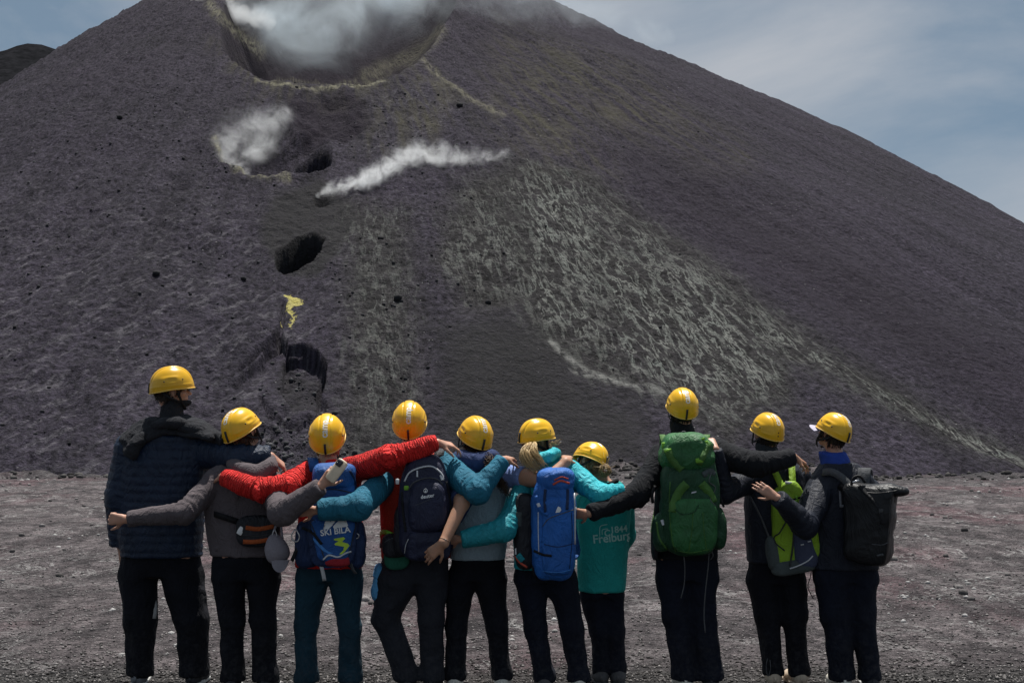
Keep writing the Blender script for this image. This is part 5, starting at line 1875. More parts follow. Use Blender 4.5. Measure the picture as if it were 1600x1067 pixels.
def blk(h, x0, y0, x1, y1, dz0, dz1, **kw):
    """soft block filling photograph box x0..x1, y0..y1 between two depths (metres behind the hiker's centre line)"""
    R = kw.pop('R', None)
    zc = (dz0 + dz1) / 2
    c = h.P((x0 + x1) / 2, (y0 + y1) / 2, zc)
    s = FPX / (h.D + zc)
    return pillow(c, (x1 - x0) / 2 / s, abs(dz1 - dz0) / 2, (y1 - y0) / 2 / s, R, **kw)


def line_on(h, bv, pts, r, n=24, off=None, dz=-0.8):
    q = spline([h.P(x, y, dz) for x, y in pts], n)
    # cast along the sight lines of the first pass, so that the line stays where it was drawn
    return tube(drape(bv, [h_ray(h, p, bv) for p in q], (0, 1, 0), 0.5, r * 0.4 if off is None else off), r, 6)


def h_ray(h, p, bv):
    """move a guide point along its line of sight to the depth of the surface"""
    o = Vector((0, 0, CAM_Z)); d = (Vector(p) - o).normalized()
    hit_ = bv.ray_cast(o, d, 30.0)[0]
    return np.array(hit_) if hit_ is not None else np.asarray(p)


def strap_on(h, bv, pts, w, t=0.004, n=14, across=None, off=0.003):
    q = spline([h.P(x, y, -0.8) for x, y in pts], n)
    q = drape(bv, [h_ray(h, p, bv) for p in q], (0, 1, 0), 0.5, off)
    tv = np.gradient(q, axis=0)
    side = np.cross(tv, np.array([0, 1.0, 0])) if across is None else across
    return ribbon(q, w, t, side)


def at(h, bv, x, y):
    return h_ray(h, h.P(x, y, -0.8), bv)


def buckle(h, bv, x, y, w, hh, mat, parent, name='buckle', rot=0.0, t=0.006):
    p = at(h, bv, x, y)
    V, F = cube_sphere(1)
    q = V / ((np.abs(V) ** 6).sum(1) ** (1 / 6))[:, None] * np.array([w / 2, t / 2, hh / 2])
    c, s = math.cos(rot), math.sin(rot)
    q = np.stack([q[:, 0] * c - q[:, 2] * s, q[:, 1], q[:, 0] * s + q[:, 2] * c], -1)
    return obj(name, q + p + np.array([0, -t * 0.4, 0]), F, mat, parent)


def harness(h, e, mat, xl, xr, ytop, ybot, dz_back, w=0.05, spread=10):
    """shoulder straps: over the shoulders, down the chest, back under the arms to the pack"""
    for sx, x in ((-1, xl), (1, xr)):
        q = [h.P(x - sx * 2, ytop + 14, dz_back + .01), h.P(x, ytop + 2, -0.10), h.P(x + sx * 2, ytop - 6, -.02), h.P(x + sx * 2, ytop + 6, .08),
             h.P(x + sx * (spread - 4), ytop + 45, .155), h.P(x + sx * spread, (ytop + ybot) / 2 + 22, .15), h.P(x + sx * (spread + 6), ybot - 20, .06), h.P(x + sx * spread, ybot - 8, dz_back + .03)]
        obj('shoulder_strap', *ribbon(spline(q, 22), w, 0.012, (1.0, 0, 0)), mat, e)


# ---- 1: dark sweater knotted round the shoulders, face covering, sunglasses
h = H[1]
def on_torso(h, cols, name, mat, parent, rr, n=30, amp=0.008, label=None):
    """rolled cloth lying along a path"""
    V, F = tube(spline(cols, n), np.interp(np.linspace(0, 1, n), np.linspace(0, 1, len(rr)), rr), 22)
    F4 = np.array([f for f in F if len(f) == 4])
    N = vnormals(V, F4)
    V = V + N * ((ridge(V * np.array([8, 8, 17]) + 2) - 0.6) * amp * 2.0 + (ridge(V * 26) - 0.6) * amp * 0.7)[:, None]
    o = obj(name, V, F, mat, parent)
    if label: o['label'] = label
    return o
SWEATER = fabric('charcoal_sweater_knit', (0.022, 0.023, 0.028), 0.95, 0.3, wr=0.8)
nk = h.P(266, 655)
sw = [cone(h.P(240, 680, .02), h.P(212, 700, .01), .085, .118, .05), cone(h.P(290, 676, .02), h.P(326, 702, -.02), .090, .118, .05), cone(h.P(240, 690, .0), h.P(300, 690, .0), .150, .152, .06), cone(h.P(226, 700, -.04), h.P(202, 716, -.07), .095, .085, .05), cone(h.P(300, 690, -.06), h.P(340, 694, -.17), .100, .075, .05)]
pa = h.P(196, 716); pb = h.P(262, 676); pc_ = h.P(372, 707)
def edge_plane(a, b, up):
    t_ = np.array([b[0] - a[0], 0, b[2] - a[2]]); n_ = np.array([t_[2], 0, -t_[0]]); n_ /= np.linalg.norm(n_)
    return (a, n_ if n_[2] * up < 0 else -n_)
for pl_ in ([edge_plane(h.P(190, 716), h.P(272, 672), 1), (h.P(200, 700), np.array([-.8, 0, -.6])), (h.P(275, 690), np.array([1.0, 0, 0]))], [edge_plane(h.P(250, 676), h.P(362, 690), 1), (h.P(345, 690), np.array([1.0, 0, 0])), (h.P(240, 690), np.array([-1.0, 0, 0]))]):
    V, F = mesh_sdf(sw, .009, planes=pl_)
    N = vnormals(V, F)
    V = V + N * ((ridge(np.stack([V[:, 0] * 5 + V[:, 2] * 9, V[:, 1] * 6, V[:, 2] * 12 - V[:, 0] * 5], -1)) - .55) * .022 + (ridge(V * 24) - .6) * .008)[:, None]
    obj('draped_sweater', V, F, SWEATER, h.root)
on_torso(h, [h.P(238, 672, -.02), h.P(246, 663, -.10), h.P(268, 662, -.135), h.P(292, 665, -.11), h.P(302, 672, -.02), h.P(282, 678, .09), h.P(254, 678, .09), h.P(238, 672, -.02)], 'sweater_roll', SWEATER, h.root, [.030, .036, .040, .036, .034, .03, .03, .03], amp=.012)
on_torso(h, [h.P(226, 680, -.12), h.P(214, 692, -.155), h.P(206, 706, -.165), h.P(201, 714, -.165)], 'sweater_sleeve', SWEATER, h.root, [.03, .038, .036, .030], amp=.012)
on_torso(h, [h.P(280, 668, -.13), h.P(304, 672, -.135), h.P(330, 681, -.155), h.P(350, 690, -.20)], 'sweater_sleeve', SWEATER, h.root, [.03, .036, .034, .024], amp=.012)
V, F = mesh_sdf([cone(h.head + h.R @ np.array([0, -.012, -.085]), h.P(*(268, 660)), 0.066, 0.078, .03), ell(h.head + h.R @ np.array([0, .055, -.075]), h.R, np.array([.052, .052, .034]), .03)], 0.008,
                planes=[(h.head + h.R @ np.array([0, 0, -.048]), h.R @ np.array([0, 0.25, 1.0]) / 1.031)])
V, _ = wrinkle(V, F, [], 0.004)
obj('neck_gaiter', V, F, SWEATER, h.root)
def gl(q): return h.head + h.R @ (np.asarray(q) * h.ss)
e = empty('sunglasses', gl((0, .10, .01)), 'dark sunglasses on the face of the man in the navy quilted jacket', 'sunglasses')
LENS = plain('dark_lens', (0.006, 0.006, 0.008), 0.15, spec=0.6)
for sx in (-1, 1):
    v, f = cube_sphere(5); q = v / ((np.abs(v) ** 3.5).sum(1) ** (1 / 3.5))[:, None]
    loc = q * np.array([.030, .006, .021]); loc[:, 1] -= (loc[:, 0] * sx > 0) * np.abs(loc[:, 0]) * .35
    obj('lens', np.array([gl(p + np.array([sx * .036, .110, .008])) for p in loc]), f, LENS, e)
    obj('temple', *ribbon([gl((sx * .066, .100, .014)), gl((sx * .080, .05, .014)), gl((sx * .084, .0, .010))], .007, .003, h.R @ np.array([0, 0, 1.0])), BLACKP, e)
obj('bridge', *tube([gl((-.012, .116, .012)), gl((0, .120, .014)), gl((.012, .116, .012))], .003), BLACKP, e)
# white stripe on the inside of the left trouser leg, small white patch at the right ankle
p = spline([h.P(240, 930, -.01), h.P(243, 948, -.05), h.P(241, 966, -.07)], 6)
TRIM = plain('pale_trouser_trim', (0.30, 0.29, 0.28), 0.8)
obj('trouser_trim', *ribbon(p, .022, .003, (1, 0.4, 0)), TRIM, h.root)

# ---- 2: hood, waist bag, hanging cap, phone
h = H[2]
on_torso(h, [h.P(360, 716, -.02), h.P(372, 732, -.13), h.P(398, 742, -.155), h.P(420, 730, -.12), h.P(424, 716, -.01)], 'hood', TAUPE, h.root, [.035, .055, .062, .05, .03], amp=.007)
e = pk(2, 'waist_bag', 'black waist bag with burnt orange strips on the woman in the taupe sweatshirt', 402, 828, -.17, 'waist bag', None)
pr = [blk(h, 370, 806, 436, 853, -.11, -.20, n=3.6, seg=14, lump=.004)]
obj('bag_body', *pr[0], PK_BLACK, e)
bv = bvh_of(pr)
for a in ([(384, 824), (404, 826), (428, 822)], [(380, 846), (400, 846), (424, 842)]):
    obj('orange_strip', *strap_on(h, bv, a, .026), ORANGE, e)
obj('zip', *line_on(h, bv, [(378, 836), (404, 837), (432, 833)], .0028), BLACKP, e)
buckle(h, bv, 376, 829, .036, .052, WHITE, e, 'paper_tag', rot=-.5, t=.003)
obj('waist_strap', *ribbon(spline([h.P(372, 815, -.13), h.P(345, 806, -.138), h.P(326, 800, -.06), h.P(324, 800, .06), h.P(350, 806, .14), h.P(410, 806, .14), h.P(438, 800, .05), h.P(439, 806, -.06), h.P(432, 815, -.13)], 30), .036, .004, (0, 0, 1.0)), BLACK, e)
e = empty('baseball_cap', h.P(433, 848, -.19), 'grey baseball cap hanging from the waist bag by its strap', 'cap')
V, F = cube_sphere(10)
q = V / np.linalg.norm(V, axis=1)[:, None]
R = rot_zxy(10, 8, -14)
q = q * np.array([.072, .050, .092]); q[:, 0] *= 1 + 0.25 * (-q[:, 2] / .092)
q = q @ R.T + h.P(432, 857, -.20)
q = q + vnormals(q, F) * (0.006 * (ridge(q * 12) - .6))[:, None]
obj('crown', q, F, GREY_CAP, e)
vis = []
nu, nv = 12, 6
for i in range(nu):
    a = math.pi * i / (nu - 1)
    for j in range(nv):
        t_ = j / (nv - 1)
        vis.append(h.P(438, 870, -.215) + np.array([.060 * math.cos(a) * (1 - .15 * t_), -.02 * math.sin(a) - .008 * t_, -.012 - .072 * math.sin(a) * t_ - .004]))
idx = np.arange(nu * nv).reshape(nu, nv)
vis = np.array(vis)
vf = np.stack([idx[:-1, :-1], idx[:-1, 1:], idx[1:, 1:], idx[1:, :-1]], -1).reshape(-1, 4)
obj('visor', np.concatenate([vis, vis + np.array([0, .006, 0])]), np.concatenate([vf, vf[:, ::-1] + nu * nv]), GREY_CAP, e)
obj('cap_strap', *ribbon(spline([h.P(424, 842, -.22), h.P(430, 824, -.215), h.P(437, 812, -.19), h.P(440, 828, -.20), h.P(442, 850, -.21)], 12), .014, .003, (1, .3, 0)), GREY_CAP, e)
obj('cap_buckle', *tube(spline([h.P(429, 826, -.225), h.P(425, 838, -.225), h.P(429, 848, -.225), h.P(433, 838, -.225), h.P(429, 826, -.225)], 12), .003), STEEL, e)
hw = h.limbs[1][-1][0]
e = empty('smartphone', h.P(525, 738, -.47), 'cream cased smartphone held up by the woman in taupe in front of the blue backpack', 'phone')
Rp = np.array(Matrix.Rotation(math.radians(-22), 3, 'Z') @ Matrix.Rotation(math.radians(33), 3, 'Y') @ Matrix.Rotation(math.radians(-16), 3, 'X'))
CREAM = plain('cream_phone_case', (0.62, 0.50, 0.36), 0.4)
pc = h.P(526, 735, -.535)
def box(c, hx, hy, hz, R, n=8):
    V, F = cube_sphere(3)
    q = V / ((np.abs(V) ** n).sum(1) ** (1 / n))[:, None] * np.array([hx, hy, hz])
    return q @ R.T + c, F
obj('phone_case', *box(pc, .036, .006, .072, Rp), CREAM, e)
obj('camera_bump', *box(pc + Rp @ np.array([-.012, -.008, .044]), .019, .004, .020, Rp), BLACKP, e)
for lx, lz in ((-.020, .052), (-.020, .036), (-.004, .044)):
    obj('camera_lens', *box(pc + Rp @ np.array([lx, -.012, lz]), .0062, .0025, .0062, Rp, 2.2), plain('lens_glass', (.02, .02, .03), .12), e)
obj('screen', *box(pc + Rp @ np.array([0, .0065, 0]), .033, .0012, .068, Rp), plain('phone_screen', (.01, .01, .012), .1), e)

# ---- 3: blue ski backpack
h = H[3]
e = pk(3, 'backpack', 'blue backpack with white ski lettering on the blond hiker in red', 516, 805, -.22)
main = blk(h, 487, 726, 556, 884, -.11, -.28, n=4.2, top=.86, bot=1.06, puff=.06, lump=.008)
lowl = blk(h, 462, 814, 500, 886, -.10, -.25, n=3.4, lump=.007)
lowr = blk(h, 538, 814, 571, 886, -.10, -.25, n=3.4, lump=.007)
obj('main_bag', *main, PK_BLUE, e)
obj('side_pocket', *lowl, PK_BLUE_DK, e)
obj('side_pocket', *lowr, PK_BLUE_DK, e)
lid = blk(h, 489, 724, 555, 764, -.10, -.305, n=3.4, lump=.008)
obj('lid', *lid, PK_BLUE, e)
frame = blk(h, 478, 808, 562, 884, -.20, -.292, n=5, bot=.78, lump=.004)
obj('front_frame', *frame, PK_BLUE_DK, e)
panel = blk(h, 484, 811, 558, 876, -.22, -.308, n=6, top=1.0, bot=.60, lump=.003)
obj('front_panel', *panel, PK_BLUE, e)
bot = blk(h, 508, 866, 548, 884, -.20, -.305, n=3.5, lump=.003)
obj('rain_cover_pocket', *bot, CRIMSON, e)
bv = bvh_of([main, lowl, lowr, lid, frame, panel, bot])
s3 = h.m(1)
def dec(h, bv, shape, x, y, tilt=0.0, off=.004):
    p = at(h, bv, x, y)
    c, s = math.cos(tilt), math.sin(tilt)
    return decal(bv, shape, p, (c, 0, s), (-s, 0, c), off=off)
obj('lettering', *dec(h, bv, text_shape('SKI BÍLÁ', .0490, .0011), 524, 830, .13), WHITE, e, smooth=False)
# mark above the words: two swept white strokes like a bent ski
mk1 = [[(-.062, -.026), (-.030, -.026), (-.006, -.008), (-.002, .002), (-.020, .006), (-.020, .012), (.016, .014), (.026, .022), (.010, .028), (-.034, .026), (-.050, .016), (-.044, .006), (-.030, -.002), (-.036, -.012)],
       [(.000, -.026), (.072, -.026), (.084, -.018), (.040, -.016), (.030, -.006), (.056, .010), (.072, .020), (.060, .026), (.030, .012), (.008, -.004), (-.004, -.016)]]
obj('emblem', *dec(h, bv, poly_shape(mk1), 521, 818, .12), WHITE, e, smooth=False)
mk2 = [[(-.046, .040), (.010, .050), (.020, .042), (.002, .022), (.036, .012), (.046, .000), (.020, -.034), (.002, -.050), (-.014, -.050), (.010, -.026), (.014, -.006), (-.038, .002), (-.044, .010), (-.018, .026), (-.046, .032)]]
obj('zigzag_mark', *dec(h, bv, poly_shape(mk2), 534, 852, 0), LIMEP, e, smooth=False)
mk3 = [[(-.060, .040), (.028, -.040), (.060, -.052), (.034, -.056), (-.004, -.036), (-.062, .026)]]
obj('blue_flash', *dec(h, bv, poly_shape(mk3), 505, 850, 0), SKYBLUE, e, smooth=False)
obj('piping', *line_on(h, bv, [(505, 874), (514, 867), (528, 870), (540, 864), (549, 861)], .0055), SILVER, e)
obj('piping', *line_on(h, bv, [(485, 815), (496, 842), (507, 872)], .003), BLACKP, e)
obj('piping', *line_on(h, bv, [(557, 815), (551, 842), (544, 864)], .003), BLACKP, e)
obj('zip', *line_on(h, bv, [(492, 768), (520, 764), (552, 770)], .003), BLACKP, e)
obj('compression_strap', *strap_on(h, bv, [(546, 735), (554, 752), (556, 775)], .02), PK_BLUE_DK, e)
obj('compression_strap', *strap_on(h, bv, [(472, 824), (488, 832), (503, 850)], .016), BLACK, e)
harness(h, e, PK_BLUE, 490, 543, 722, 870, -.11, w=.06)
obj('carabiner', *tube(spline([h.P(462, 826, -.26), h.P(456, 834, -.26), h.P(457, 843, -.26), h.P(464, 846, -.26), h.P(468, 838, -.26), h.P(462, 826, -.26)], 16), .0042), STEEL, e)
obj('loose_strap', *ribbon(spline([h.P(470, 846, -.24), h.P(462, 862, -.25), h.P(456, 876, -.245)], 8), .022, .004, (1, 0, 0)), BLACK, e)
obj('loose_strap', *ribbon(spline([h.P(546, 876, -.25), h.P(552, 890, -.23), h.P(556, 896, -.21)], 8), .018, .004, (1, 0, 0)), GREY_STRAP, e)
obj('care_tag', *ribbon(spline([h.P(502, 884, -.26), h.P(505, 896, -.24), h.P(507, 907, -.22)], 6), .022, .003, (1, 0, 0)), SILVER, e)
obj('ring', *tube(spline([h.P(556, 832, -.265), h.P(561, 836, -.265), h.P(558, 841, -.265), h.P(553, 838, -.265)], 8), .003), STEEL, e)

# ---- 4: dark navy backpack, hip bag
h = H[4]
e = pk(4, 'backpack', 'dark navy backpack with pale zip arcs on the hiker in petrol sleeves', 664, 795, -.23)
main = blk(h, 622, 712, 706, 874, -.11, -.29, n=3.6, top=.80, bot=.98, puff=.05, lump=.009)
obj('main_bag', *main, PK_NAVY, e)
pocket = blk(h, 637, 752, 700, 832, -.22, -.335, n=3.4, top=.80, puff=.04, lump=.006)
obj('front_pocket', *pocket, PK_NAVY, e)
low = blk(h, 636, 826, 703, 875, -.20, -.315, n=3.6, lump=.008)
obj('bottom_pocket', *low, PK_NAVY, e)
sp1 = blk(h, 616, 790, 640, 868, -.12, -.25, n=3, lump=.006)
sp2 = blk(h, 694, 780, 712, 862, -.12, -.25, n=3, lump=.006)
obj('side_pocket', *sp1, PK_BLACK, e); obj('side_pocket', *sp2, PK_NAVY, e)
bv = bvh_of([main, pocket, low, sp1, sp2])
obj('zip', *line_on(h, bv, [(632, 752), (640, 738), (658, 730), (676, 729), (690, 740), (693, 750)], .0052), SILVER, e)
obj('zip', *line_on(h, bv, [(639, 764), (646, 754), (664, 747), (682, 748), (692, 757)], .004), GREY_STRAP, e)
obj('zip_pull', *strap_on(h, bv, [(652, 735), (652, 745)], .010), SILVER, e)
obj('zip_pull', *strap_on(h, bv, [(688, 742), (691, 750)], .012), SILVER, e)
buckle(h, bv, 635, 762, .030, .028, PK_BRIGHT, e, 'loop')
buckle(h, bv, 621, 752, .020, .032, SILVER, e, 'buckle')
obj('lettering', *dec(h, bv, text_shape('deuter', .030, .0007), 668, 775, .16), WHITE, e, smooth=False)
ring = [(.011 * math.cos(a), .011 * math.sin(a) + .002) for a in np.linspace(0, 2 * math.pi, 18, endpoint=False)]
em = tube(np.array([at(h, bv, 665, 767) + np.array([x, -.004, z]) for x, z in ring + ring[:1]]), .0022, 5)
obj('emblem', *em, WHITE, e)
obj('emblem', *dec(h, bv, poly_shape([[(-.006, -.004), (.002, -.007), (.006, .001), (.001, .008), (-.003, .003)]]), 665, 767), WHITE, e, smooth=False)
obj('stitch_line', *line_on(h, bv, [(649, 789), (660, 785), (672, 780)], .0016), GREY_STRAP, e)
obj('piping', *line_on(h, bv, [(638, 842), (634, 852), (632, 864)], .0026), SILVER, e)
obj('compression_strap', *strap_on(h, bv, [(628, 768), (630, 800), (634, 830)], .014), BLACK, e)
obj('compression_strap', *strap_on(h, bv, [(697, 752), (704, 790), (706, 820)], .016), BLACK, e)
obj('grab_loop', *tube(spline([h.P(652, 714, -.17), h.P(660, 704, -.18), h.P(668, 713, -.17)], 10), .006), BLACK, e)
harness(h, e, PK_BLACK, 620, 686, 708, 850, -.11, w=.06)
obj('hip_belt', *ribbon(spline([h.P(630, 845, -.13), h.P(606, 832, -.135), h.P(596, 832, -.05), h.P(598, 838, .06), h.P(640, 842, .145), h.P(690, 840, .10), h.P(706, 838, .0), h.P(704, 842, -.1)], 24), .026, .005, (0, 0, 1.0)), PK_BRIGHT, e)
e = pk(4, 'waist_bag', 'black hip bag with a pale edge, left of the dark navy backpack', 616, 850, -.17, 'waist bag', None)
hb_ = blk(h, 597, 834, 637, 870, -.10, -.20, n=3, lump=.004)
obj('bag_body', *hb_, PK_BLACK, e)
bvw = bvh_of([hb_])
obj('zip', *line_on(h, bvw, [(601, 847), (612, 841), (628, 842)], .0028), GREY_STRAP, e)
obj('belt', *ribbon(spline([h.P(600, 852, -.12), h.P(594, 852, -.03), h.P(600, 852, .10), h.P(650, 852, .14), h.P(700, 852, .09), h.P(706, 852, -.02), h.P(690, 852, -.11)], 22), .03, .004, (0, 0, 1.0)), BLACK, e)
SHIRT_GR = fabric('bottle_green_cloth', (0.022, 0.115, 0.075), 0.9, 0.2)
V, F = blk(h, 598, 858, 642, 889, -.095, -.155, n=2.8, bot=.8, lump=.003)
obj('shirt_hem', V, F, SHIRT_GR, h.root)
SKYC = fabric('light_blue_cloth', (0.10, 0.34, 0.62), 0.8, 0.2)
e = empty('cloth', h.P(590, 905, 0), 'light blue cloth tucked at the left hip of the grey trousers', 'cloth')
V, F = blk(h, 583, 884, 598, 938, .03, -.06, n=2.6, R=rot_zxy(0, 0, 9), lump=.008, lsc=20)
obj('cloth_fold', V, F, SKYC, e)
V, F = blk(h, 585, 880, 599, 905, .02, -.075, n=2.6, R=rot_zxy(0, 0, 14), lump=.006, lsc=22)
obj('cloth_fold', V, F, SKYC, e)

# ---- 5: navy scarf, curls, wrist band, jacket end
h = H[5]
on_torso(h, [h.P(716, 722, .06), h.P(722, 716, -.07), h.P(745, 722, -.125), h.P(768, 716, -.07), h.P(772, 722, .06)], 'scarf', NAVY_SC, h.root, [.04, .052, .058, .052, .04])
SC = [h.P(724, 722, -.10), h.P(722, 745, -.13), h.P(722, 775, -.135), h.P(720, 812, -.135)]
n_u, n_v = 20, 34
Vs = []
for j in range(n_v):
    t_ = j / (n_v - 1)
    y = 716 + t_ * 100
    xl = 704 + 4 * t_; xr = lerp(774, 722, t_ ** 1.2)
    for i in range(n_u):
        w_ = i / (n_u - 1)
        q = h.P(lerp(xl, xr, w_), y, -.152 - .012 * math.sin(math.pi * w_) - .006 * math.sin(w_ * 14 + t_ * 3) + .05 * (2 * w_ - 1) ** 4)
        Vs.append(q)
idx = np.arange(n_u * n_v).reshape(n_v, n_u)
vf = np.stack([idx[:-1, :-1], idx[:-1, 1:], idx[1:, 1:], idx[1:, :-1]], -1).reshape(-1, 4)
Vs = np.array(Vs)
obj('scarf_end', np.concatenate([Vs, Vs + np.array([0, .012, 0])]), np.concatenate([vf, vf[:, ::-1] + n_u * n_v]), NAVY_SC, h.root)
strands('curly_hair', [[h.head + h.R @ np.array([.03, -.08, -.03]), h.P(764, 718, -.17), h.P(768, 740, -.21), h.P(780, 765, -.21)], [h.head + h.R @ np.array([.06, -.05, -.02]), h.P(772, 716, -.10), h.P(776, 742, -.165), h.P(792, 770, -.15)], [h.P(776, 745, -.19), h.P(786, 760, -.205), h.P(796, 778, -.19)]], 52, .024, .0022, HAIR_BROWN, h.root, 5, wave=.010, wl=.026, steps=18)
strands('curly_hair', [[h.head + h.R @ np.array([x, -.075, -.02]), h.head + h.R @ np.array([x * 1.3, -.10, -.07]), h.head + h.R @ np.array([x * 1.5, -.09, -.11])] for x in (-.05, -.02, .02, .05, .07)], 26, .016, .0020, HAIR_BROWN, h.root, 6, wave=.007, wl=.03, steps=10)
a = h.limbs[0][-1][0]; b = h.limbs[0][-2][0]
dr = (b - a) / np.linalg.norm(b - a)
pp = [a + dr * .012]
ref = np.cross(dr, [0, 1, 0]); ref /= np.linalg.norm(ref); r2 = np.cross(dr, ref)
loop = [a + dr * .012 + (ref * math.cos(t_) + r2 * math.sin(t_)) * .0335 for t_ in np.linspace(0, 2 * math.pi, 20)]
e = empty('bracelet', a + dr * .012, 'thin cord bracelet on the bare wrist across the dark navy backpack', 'bracelet')
obj('band', *tube(loop, .0026, 5), plain('brown_cord', (.10, .06, .04), .8), e)
v, f = cube_sphere(2); q = v / np.linalg.norm(v, axis=1)[:, None]
obj('bead', loop[5] + q * .004, f, plain('grey_bead', (.3, .3, .3), .5), e)
obj('hip_patch', *blk(h, 714, 844, 740, 846, -.11, -.118, n=4, lump=0, seg=4), GREYBLUE, h.root)

# ---- 6: ponytail, collar, royal blue backpack
h = H[6]
on_torso(h, [h.P(836, 726, .05), h.P(838, 716, -.06), h.P(852, 717, -.115), h.P(866, 711, -.06), h.P(864, 716, .05)], 'collar', TURQ, h.root, [.030, .034, .038, .042, .030], amp=.012)
strands('ponytail', [[h.P(826, 694, -.11), h.P(820, 706, -.17), h.P(826, 724, -.20), h.P(842, 740, -.20)], [h.P(830, 692, -.10), h.P(823, 706, -.165), h.P(831, 723, -.195), h.P(848, 736, -.18)], [h.P(824, 695, -.12), h.P(818, 712, -.18), h.P(826, 732, -.19)], [h.P(836, 692, -.11), h.P(834, 704, -.16), h.P(842, 718, -.185), h.P(852, 730, -.19)]], 120, .022, .0018, HAIR_BLOND, h.root, 9, wave=.003, wl=.06, steps=14)
strands('loose_hair', [[h.P(860, 692, -.06), h.P(868, 690, -.05), h.P(878, 684, -.04)], [h.P(862, 694, -.05), h.P(870, 694, -.05), h.P(876, 690, -.04)], [h.P(858, 690, -.06), h.P(862, 700, -.08), h.P(860, 708, -.09)]], 12, .007, .0011, HAIR_BLOND, h.root, 10, wave=.004, wl=.05, steps=9)
e = pk(6, 'backpack', 'royal blue backpack with black sides on the woman in the turquoise jacket', 862, 825, -.22)
main = blk(h, 828, 744, 901, 904, -.11, -.30, n=4.0, top=.90, bot=.90, puff=.05, lump=.007)
obj('main_bag', *main, PK_ROYAL, e)
lid = blk(h, 838, 731, 896, 772, -.09, -.30, n=3.2, lump=.008)
obj('lid', *lid, PK_ROYAL, e)
sd = blk(h, 804, 772, 836, 888, -.08, -.24, n=3.6, lump=.006)
obj('side_panel', *sd, PK_BLACK, e)
fl = blk(h, 846, 778, 897, 896, -.24, -.325, n=4.5, top=.95, lump=.004)
obj('front_pocket', *fl, PK_ROYAL, e)
bv = bvh_of([main, lid, sd, fl])
obj('lid_trim', *strap_on(h, bv, [(864, 757), (876, 751), (890, 755)], .012), CORAL, e)
obj('lid_trim', *strap_on(h, bv, [(866, 750), (877, 745), (888, 748)], .008), CORAL, e)
obj('emblem', *dec(h, bv, poly_shape([[(-.020, -.022), (.006, -.018), (.016, -.006), (.010, .010), (-.004, .016), (-.010, .004)]]), 873, 795, 0), WHITE, e, smooth=False)
obj('zip', *line_on(h, bv, [(841, 800), (841, 830), (842, 866)], .0030), SILVER, e)
obj('zip', *line_on(h, bv, [(848, 822), (858, 810), (884, 800), (896, 796)], .0026), GREY_STRAP, e)
obj('compression_strap', *strap_on(h, bv, [(838, 774), (844, 796), (856, 804)], .022), PK_ROYAL, e)
obj('compression_strap', *strap_on(h, bv, [(897, 770), (898, 800), (898, 850)], .012), SILVER, e)
buckle(h, bv, 842, 790, .022, .036, SILVER, e, 'buckle', rot=.4)
buckle(h, bv, 898, 797, .018, .040, SILVER, e, 'buckle', rot=-.3)
obj('front_seam', *line_on(h, bv, [(850, 850), (872, 854), (896, 849)], .0024), PK_BLUE_DK, e)
obj('front_seam', *line_on(h, bv, [(893, 800), (894, 840), (890, 888)], .0024), PK_BLUE_DK, e)
obj('lid_buckle_strap', *strap_on(h, bv, [(852, 764), (851, 780), (852, 800)], .016), PK_BLUE_DK, e)
obj('lid_buckle_strap', *strap_on(h, bv, [(887, 764), (887, 778), (886, 796)], .016), PK_BLUE_DK, e)
obj('compression_strap', *strap_on(h, bv, [(834, 860), (848, 866), (862, 868)], .014), BLACK, e)
obj('bottom_seam', *line_on(h, bv, [(848, 892), (872, 894), (892, 890)], .0022), SKYBLUE, e)
obj('side_trim', *strap_on(h, bv, [(805, 868), (812, 878), (824, 886)], .012), CORAL, e)
obj('mesh_patch', *strap_on(h, bv, [(811, 800), (810, 822)], .035), PK_GREYMESH, e)
obj('tag', *strap_on(h, bv, [(806, 856), (806, 866)], .012), SILVER, e)
obj('mesh_patch', *strap_on(h, bv, [(809, 866), (817, 876)], .035), TEAL_DP, e)
harness(h, e, PK_BLUE, 832, 884, 730, 880, -.11, w=.055)
obj('loose_strap', *ribbon(spline([h.P(832, 884, -.25), h.P(834, 894, -.24), h.P(838, 904, -.22)], 7), .012, .003, (1, 0, 0)), BLACK, e)

# ---- 7: bun and lettering
h = H[7]
bunc = h.P(945, 735, -.115)
rg = np.random.default_rng(21)
parts = []
for i in range(150):
    a = rg.uniform(0, 6.28); b = rg.uniform(-1.2, 1.2)
    R0 = np.array(Matrix.Rotation(rg.uniform(-.9, .9), 3, 'X') @ Matrix.Rotation(rg.uniform(-.9, .9), 3, 'Z'))
    rr = .032 * rg.uniform(.65, 1.25)
    pts = [bunc + R0 @ np.array([rr * math.cos(a + t_), .5 * rr * math.sin(2 * t_ + b), rr * math.sin(a + t_)]) for t_ in np.linspace(0, rg.uniform(1.6, 3.6), 9)]
    parts.append(tube(np.array(pts), np.linspace(.0017, .0009, 9), 3))
obj('hair_bun', *join(parts), hair_mat('honey_hair', (0.16, 0.10, 0.045), (0.50, 0.34, 0.16)), h.root)
parts = []
for i in range(26):
    d0 = rg.normal(0, 1, 3); d0 /= np.linalg.norm(d0); d0[1] = -abs(d0[1]) * .4
    pts = spline([bunc + d0 * .02, bunc + d0 * .045 + rg.normal(0, .008, 3), bunc + d0 * .068 + rg.normal(0, .014, 3)], 6)
    parts.append(tube(pts, np.linspace(.0012, .0006, 6), 3))
obj('loose_hair', *join(parts), HAIR_BLOND, h.root)
loop = [h.P(938, 733, -.088) + np.array([.004 * math.sin(t_), .016 * math.cos(t_), .022 * math.sin(t_)]) for t_ in np.linspace(0, 2 * math.pi, 18)]
obj('hair_band', *tube(loop, .006, 6), plain('coral_hair_band', (.55, .12, .05), .7), h.root)
